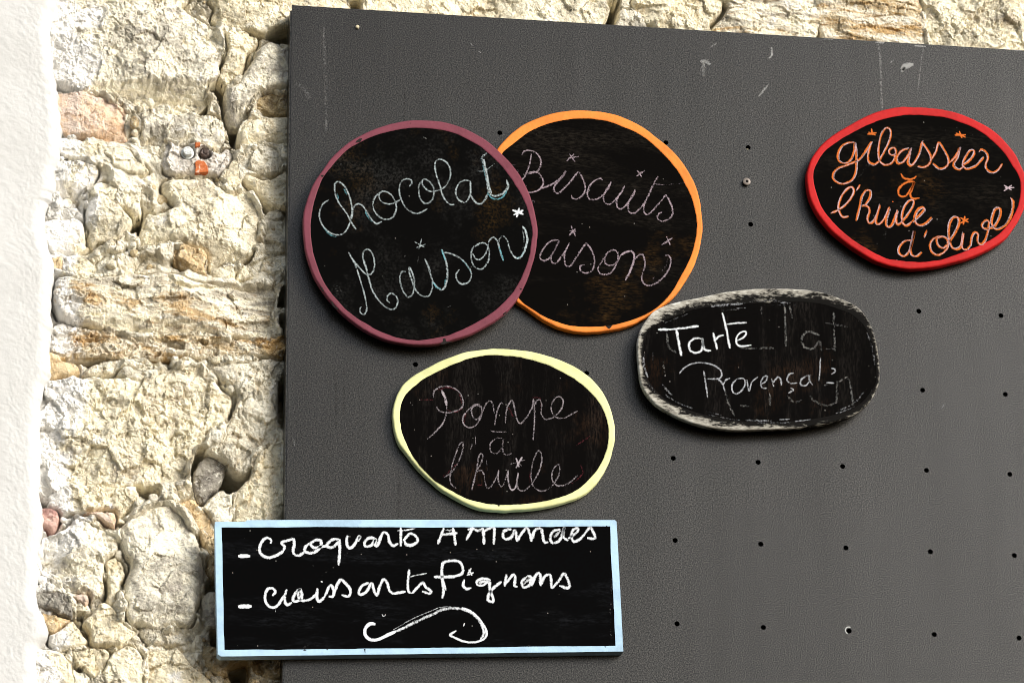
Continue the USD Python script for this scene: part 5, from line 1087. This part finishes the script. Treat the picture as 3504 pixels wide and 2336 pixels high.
chalk('lettering', [Z13((350, 162), (320, 240), (290, 325)), Z13((440, 160), (455, 240), (470, 340)), Z13((330, 235), (400, 222), (485, 215)), dict(pts=Z13((360, 190), (440, 180)), p=0.4), Z13((640, 165), (605, 225), (575, 285)), Z13((590, 180), (650, 172), (690, 190), (745, 165)), Z13((745, 165), (750, 240), (752, 330)), Z13((750, 200), (800, 170), (855, 162), (855, 250), (855, 330)),
                    Z13((1030, 172), (960, 190), (945, 245), (975, 275), (1030, 250), (1065, 185), (1085, 300)), Z13((1085, 300), (1130, 220), (1185, 165), (1215, 230), (1228, 300)), Z13((1228, 300), (1265, 190), (1325, 168), (1345, 240), (1360, 305), (1400, 305)), Z13((1520, 175), (1445, 200), (1420, 270), (1450, 315), (1510, 290), (1545, 220), (1560, 160), (1552, 250), (1600, 290)), dict(pts=Z13((1460, 260), (1520, 190)), w=16, p=0.5),
                    Z13((1600, 270), (1690, 200), (1695, 165), (1650, 185), (1632, 250), (1660, 300), (1720, 270), (1770, 215)), Z13((1770, 215), (1820, 158), (1850, 205), (1872, 255), (1850, 270), (1790, 262))], ry, C_WHITE, rt, 13, 0.62, 82)
chalk('lettering', [dict(pts=Z12((278, 954), (415, 950)), w=16, p=0.9), Z12((625, 845), (655, 800), (620, 770), (575, 780), (550, 840), (555, 900), (590, 950), (640, 962), (690, 925), (745, 830)), Z12((765, 778), (745, 870), (770, 935), (820, 910)), Z12((910, 775), (870, 800), (830, 870), (850, 900), (910, 880), (920, 830), (900, 780), (880, 830), (915, 890), (1000, 880), (1065, 830)),
                    Z12((1078, 770), (1070, 860), (1095, 900), (1150, 850)), dict(pts=Z12((1110, 698), (1128, 706)), w=10), Z12((1150, 850), (1205, 740), (1240, 790), (1232, 850), (1190, 852)), Z12((1230, 850), (1300, 690), (1360, 720), (1410, 790), (1390, 850), (1320, 835)), Z12((1595, 710), (1530, 740), (1492, 800), (1512, 832), (1570, 800), (1620, 720), (1645, 790), (1675, 850)),
                    Z12((1680, 850), (1700, 760), (1740, 680), (1780, 720), (1800, 790), (1840, 820), (1900, 812), (1965, 800)), Z12((2000, 580), (1988, 690), (1992, 795), (2030, 820)), dict(pts=Z12((2005, 655), (2080, 635), (2180, 618)), w=8, p=0.45), Z12((2030, 820), (2130, 715), (2165, 755), (2222, 800), (2200, 822), (2130, 800)), dict(pts=Z12((650, 980), (655, 1015)), w=5, p=0.35)], ry, C_WHITE, rt, 12, 0.72, 83)
chalk('lettering', [Z13((335, 870), (345, 780), (332, 650), (330, 560), (350, 510), (420, 490), (500, 500), (540, 560), (530, 620), (450, 650), (250, 655)), dict(pts=Z13((332, 660), (370, 790)), w=9), Z13((555, 680), (545, 740), (575, 775), (625, 762)), dict(pts=Z13((600, 580), (632, 640)), w=9, p=0.6), dict(pts=Z13((625, 568), (590, 620)), w=9, p=0.6), dict(pts=Z13((648, 608), (580, 640)), w=9, p=0.6),
                    Z13((820, 690), (750, 672), (685, 695), (685, 730), (740, 740), (805, 700), (812, 780), (845, 870), (840, 905), (795, 890), (800, 840), (850, 765), (930, 700)), dict(pts=Z13((700, 715), (790, 690)), w=15, p=0.6), Z13((978, 630), (962, 750)), Z13((968, 730), (1040, 635), (1068, 655), (1060, 740), (1092, 752)), Z13((1185, 650), (1135, 700), (1150, 758), (1205, 740), (1228, 665), (1190, 642)), dict(pts=Z13((1150, 730), (1210, 670)), w=13, p=0.5),
                    Z13((1230, 745), (1270, 645), (1315, 622), (1322, 740)), Z13((1322, 745), (1360, 655), (1420, 640), (1432, 770)), Z13((1432, 770), (1500, 700), (1562, 622), (1612, 730), (1590, 765), (1510, 742))], ry, C_WHITE, rt, 12.5, 0.68, 84)
sw = [dict(pts=Z12((1660, 1130), (1610, 1125), (1560, 1170), (1555, 1230), (1600, 1280), (1680, 1285), (1800, 1230), (1870, 1200)), w=13, p=0.95), dict(pts=Z12((1870, 1200), (1960, 1160), (2110, 1085), (2250, 1025)) + Z13((310, 992), (420, 970), (530, 978), (620, 1010), (690, 1075)), w=13, p=0.50),
      dict(pts=Z12((1840, 1185), (1950, 1120), (2100, 1045), (2250, 985)) + Z13((310, 962), (420, 948)), w=4, p=0.4),
      dict(pts=Z13((530, 965), (620, 1000), (700, 1070), (760, 1160), (780, 1230), (740, 1285), (650, 1312), (540, 1300), (460, 1265), (410, 1238), (440, 1215), (475, 1195)), w=9, p=0.85), dict(pts=Z13((690, 1070), (740, 1160), (750, 1230), (715, 1290)), w=12, p=0.55), dict(pts=Z13((545, 1150), (556, 1118)), w=9, p=0.6), dict(pts=Z12((1725, 1030), (1738, 1050), (1755, 1045), (1760, 1028)), w=8, p=0.4)]
chalk('scroll_flourish', sw, ry, C_WHITE, rt, 12, 0.8, 85, label='white chalk scroll drawn under the words')
chalk('smudge', [dict(pts=Z13((2045, 300), (2040, 700), (2025, 1000), (2030, 1300)), w=12, p=0.06), dict(pts=Z12((1100, 640), (1230, 560), (1400, 390)), w=12, p=0.02), dict(pts=Z12((930, 1370), (990, 1340)), w=14, p=0.05), dict(pts=Z12((1610, 1290), (1640, 1350)), w=20, p=0.02), dict(pts=Z12((340, 262), (346, 268)), w=6, p=0.4), dict(pts=Z12((1030, 540), (1040, 550)), w=8, p=0.2)], ry, C_STAIN, rt, 10, 0.05, 86)
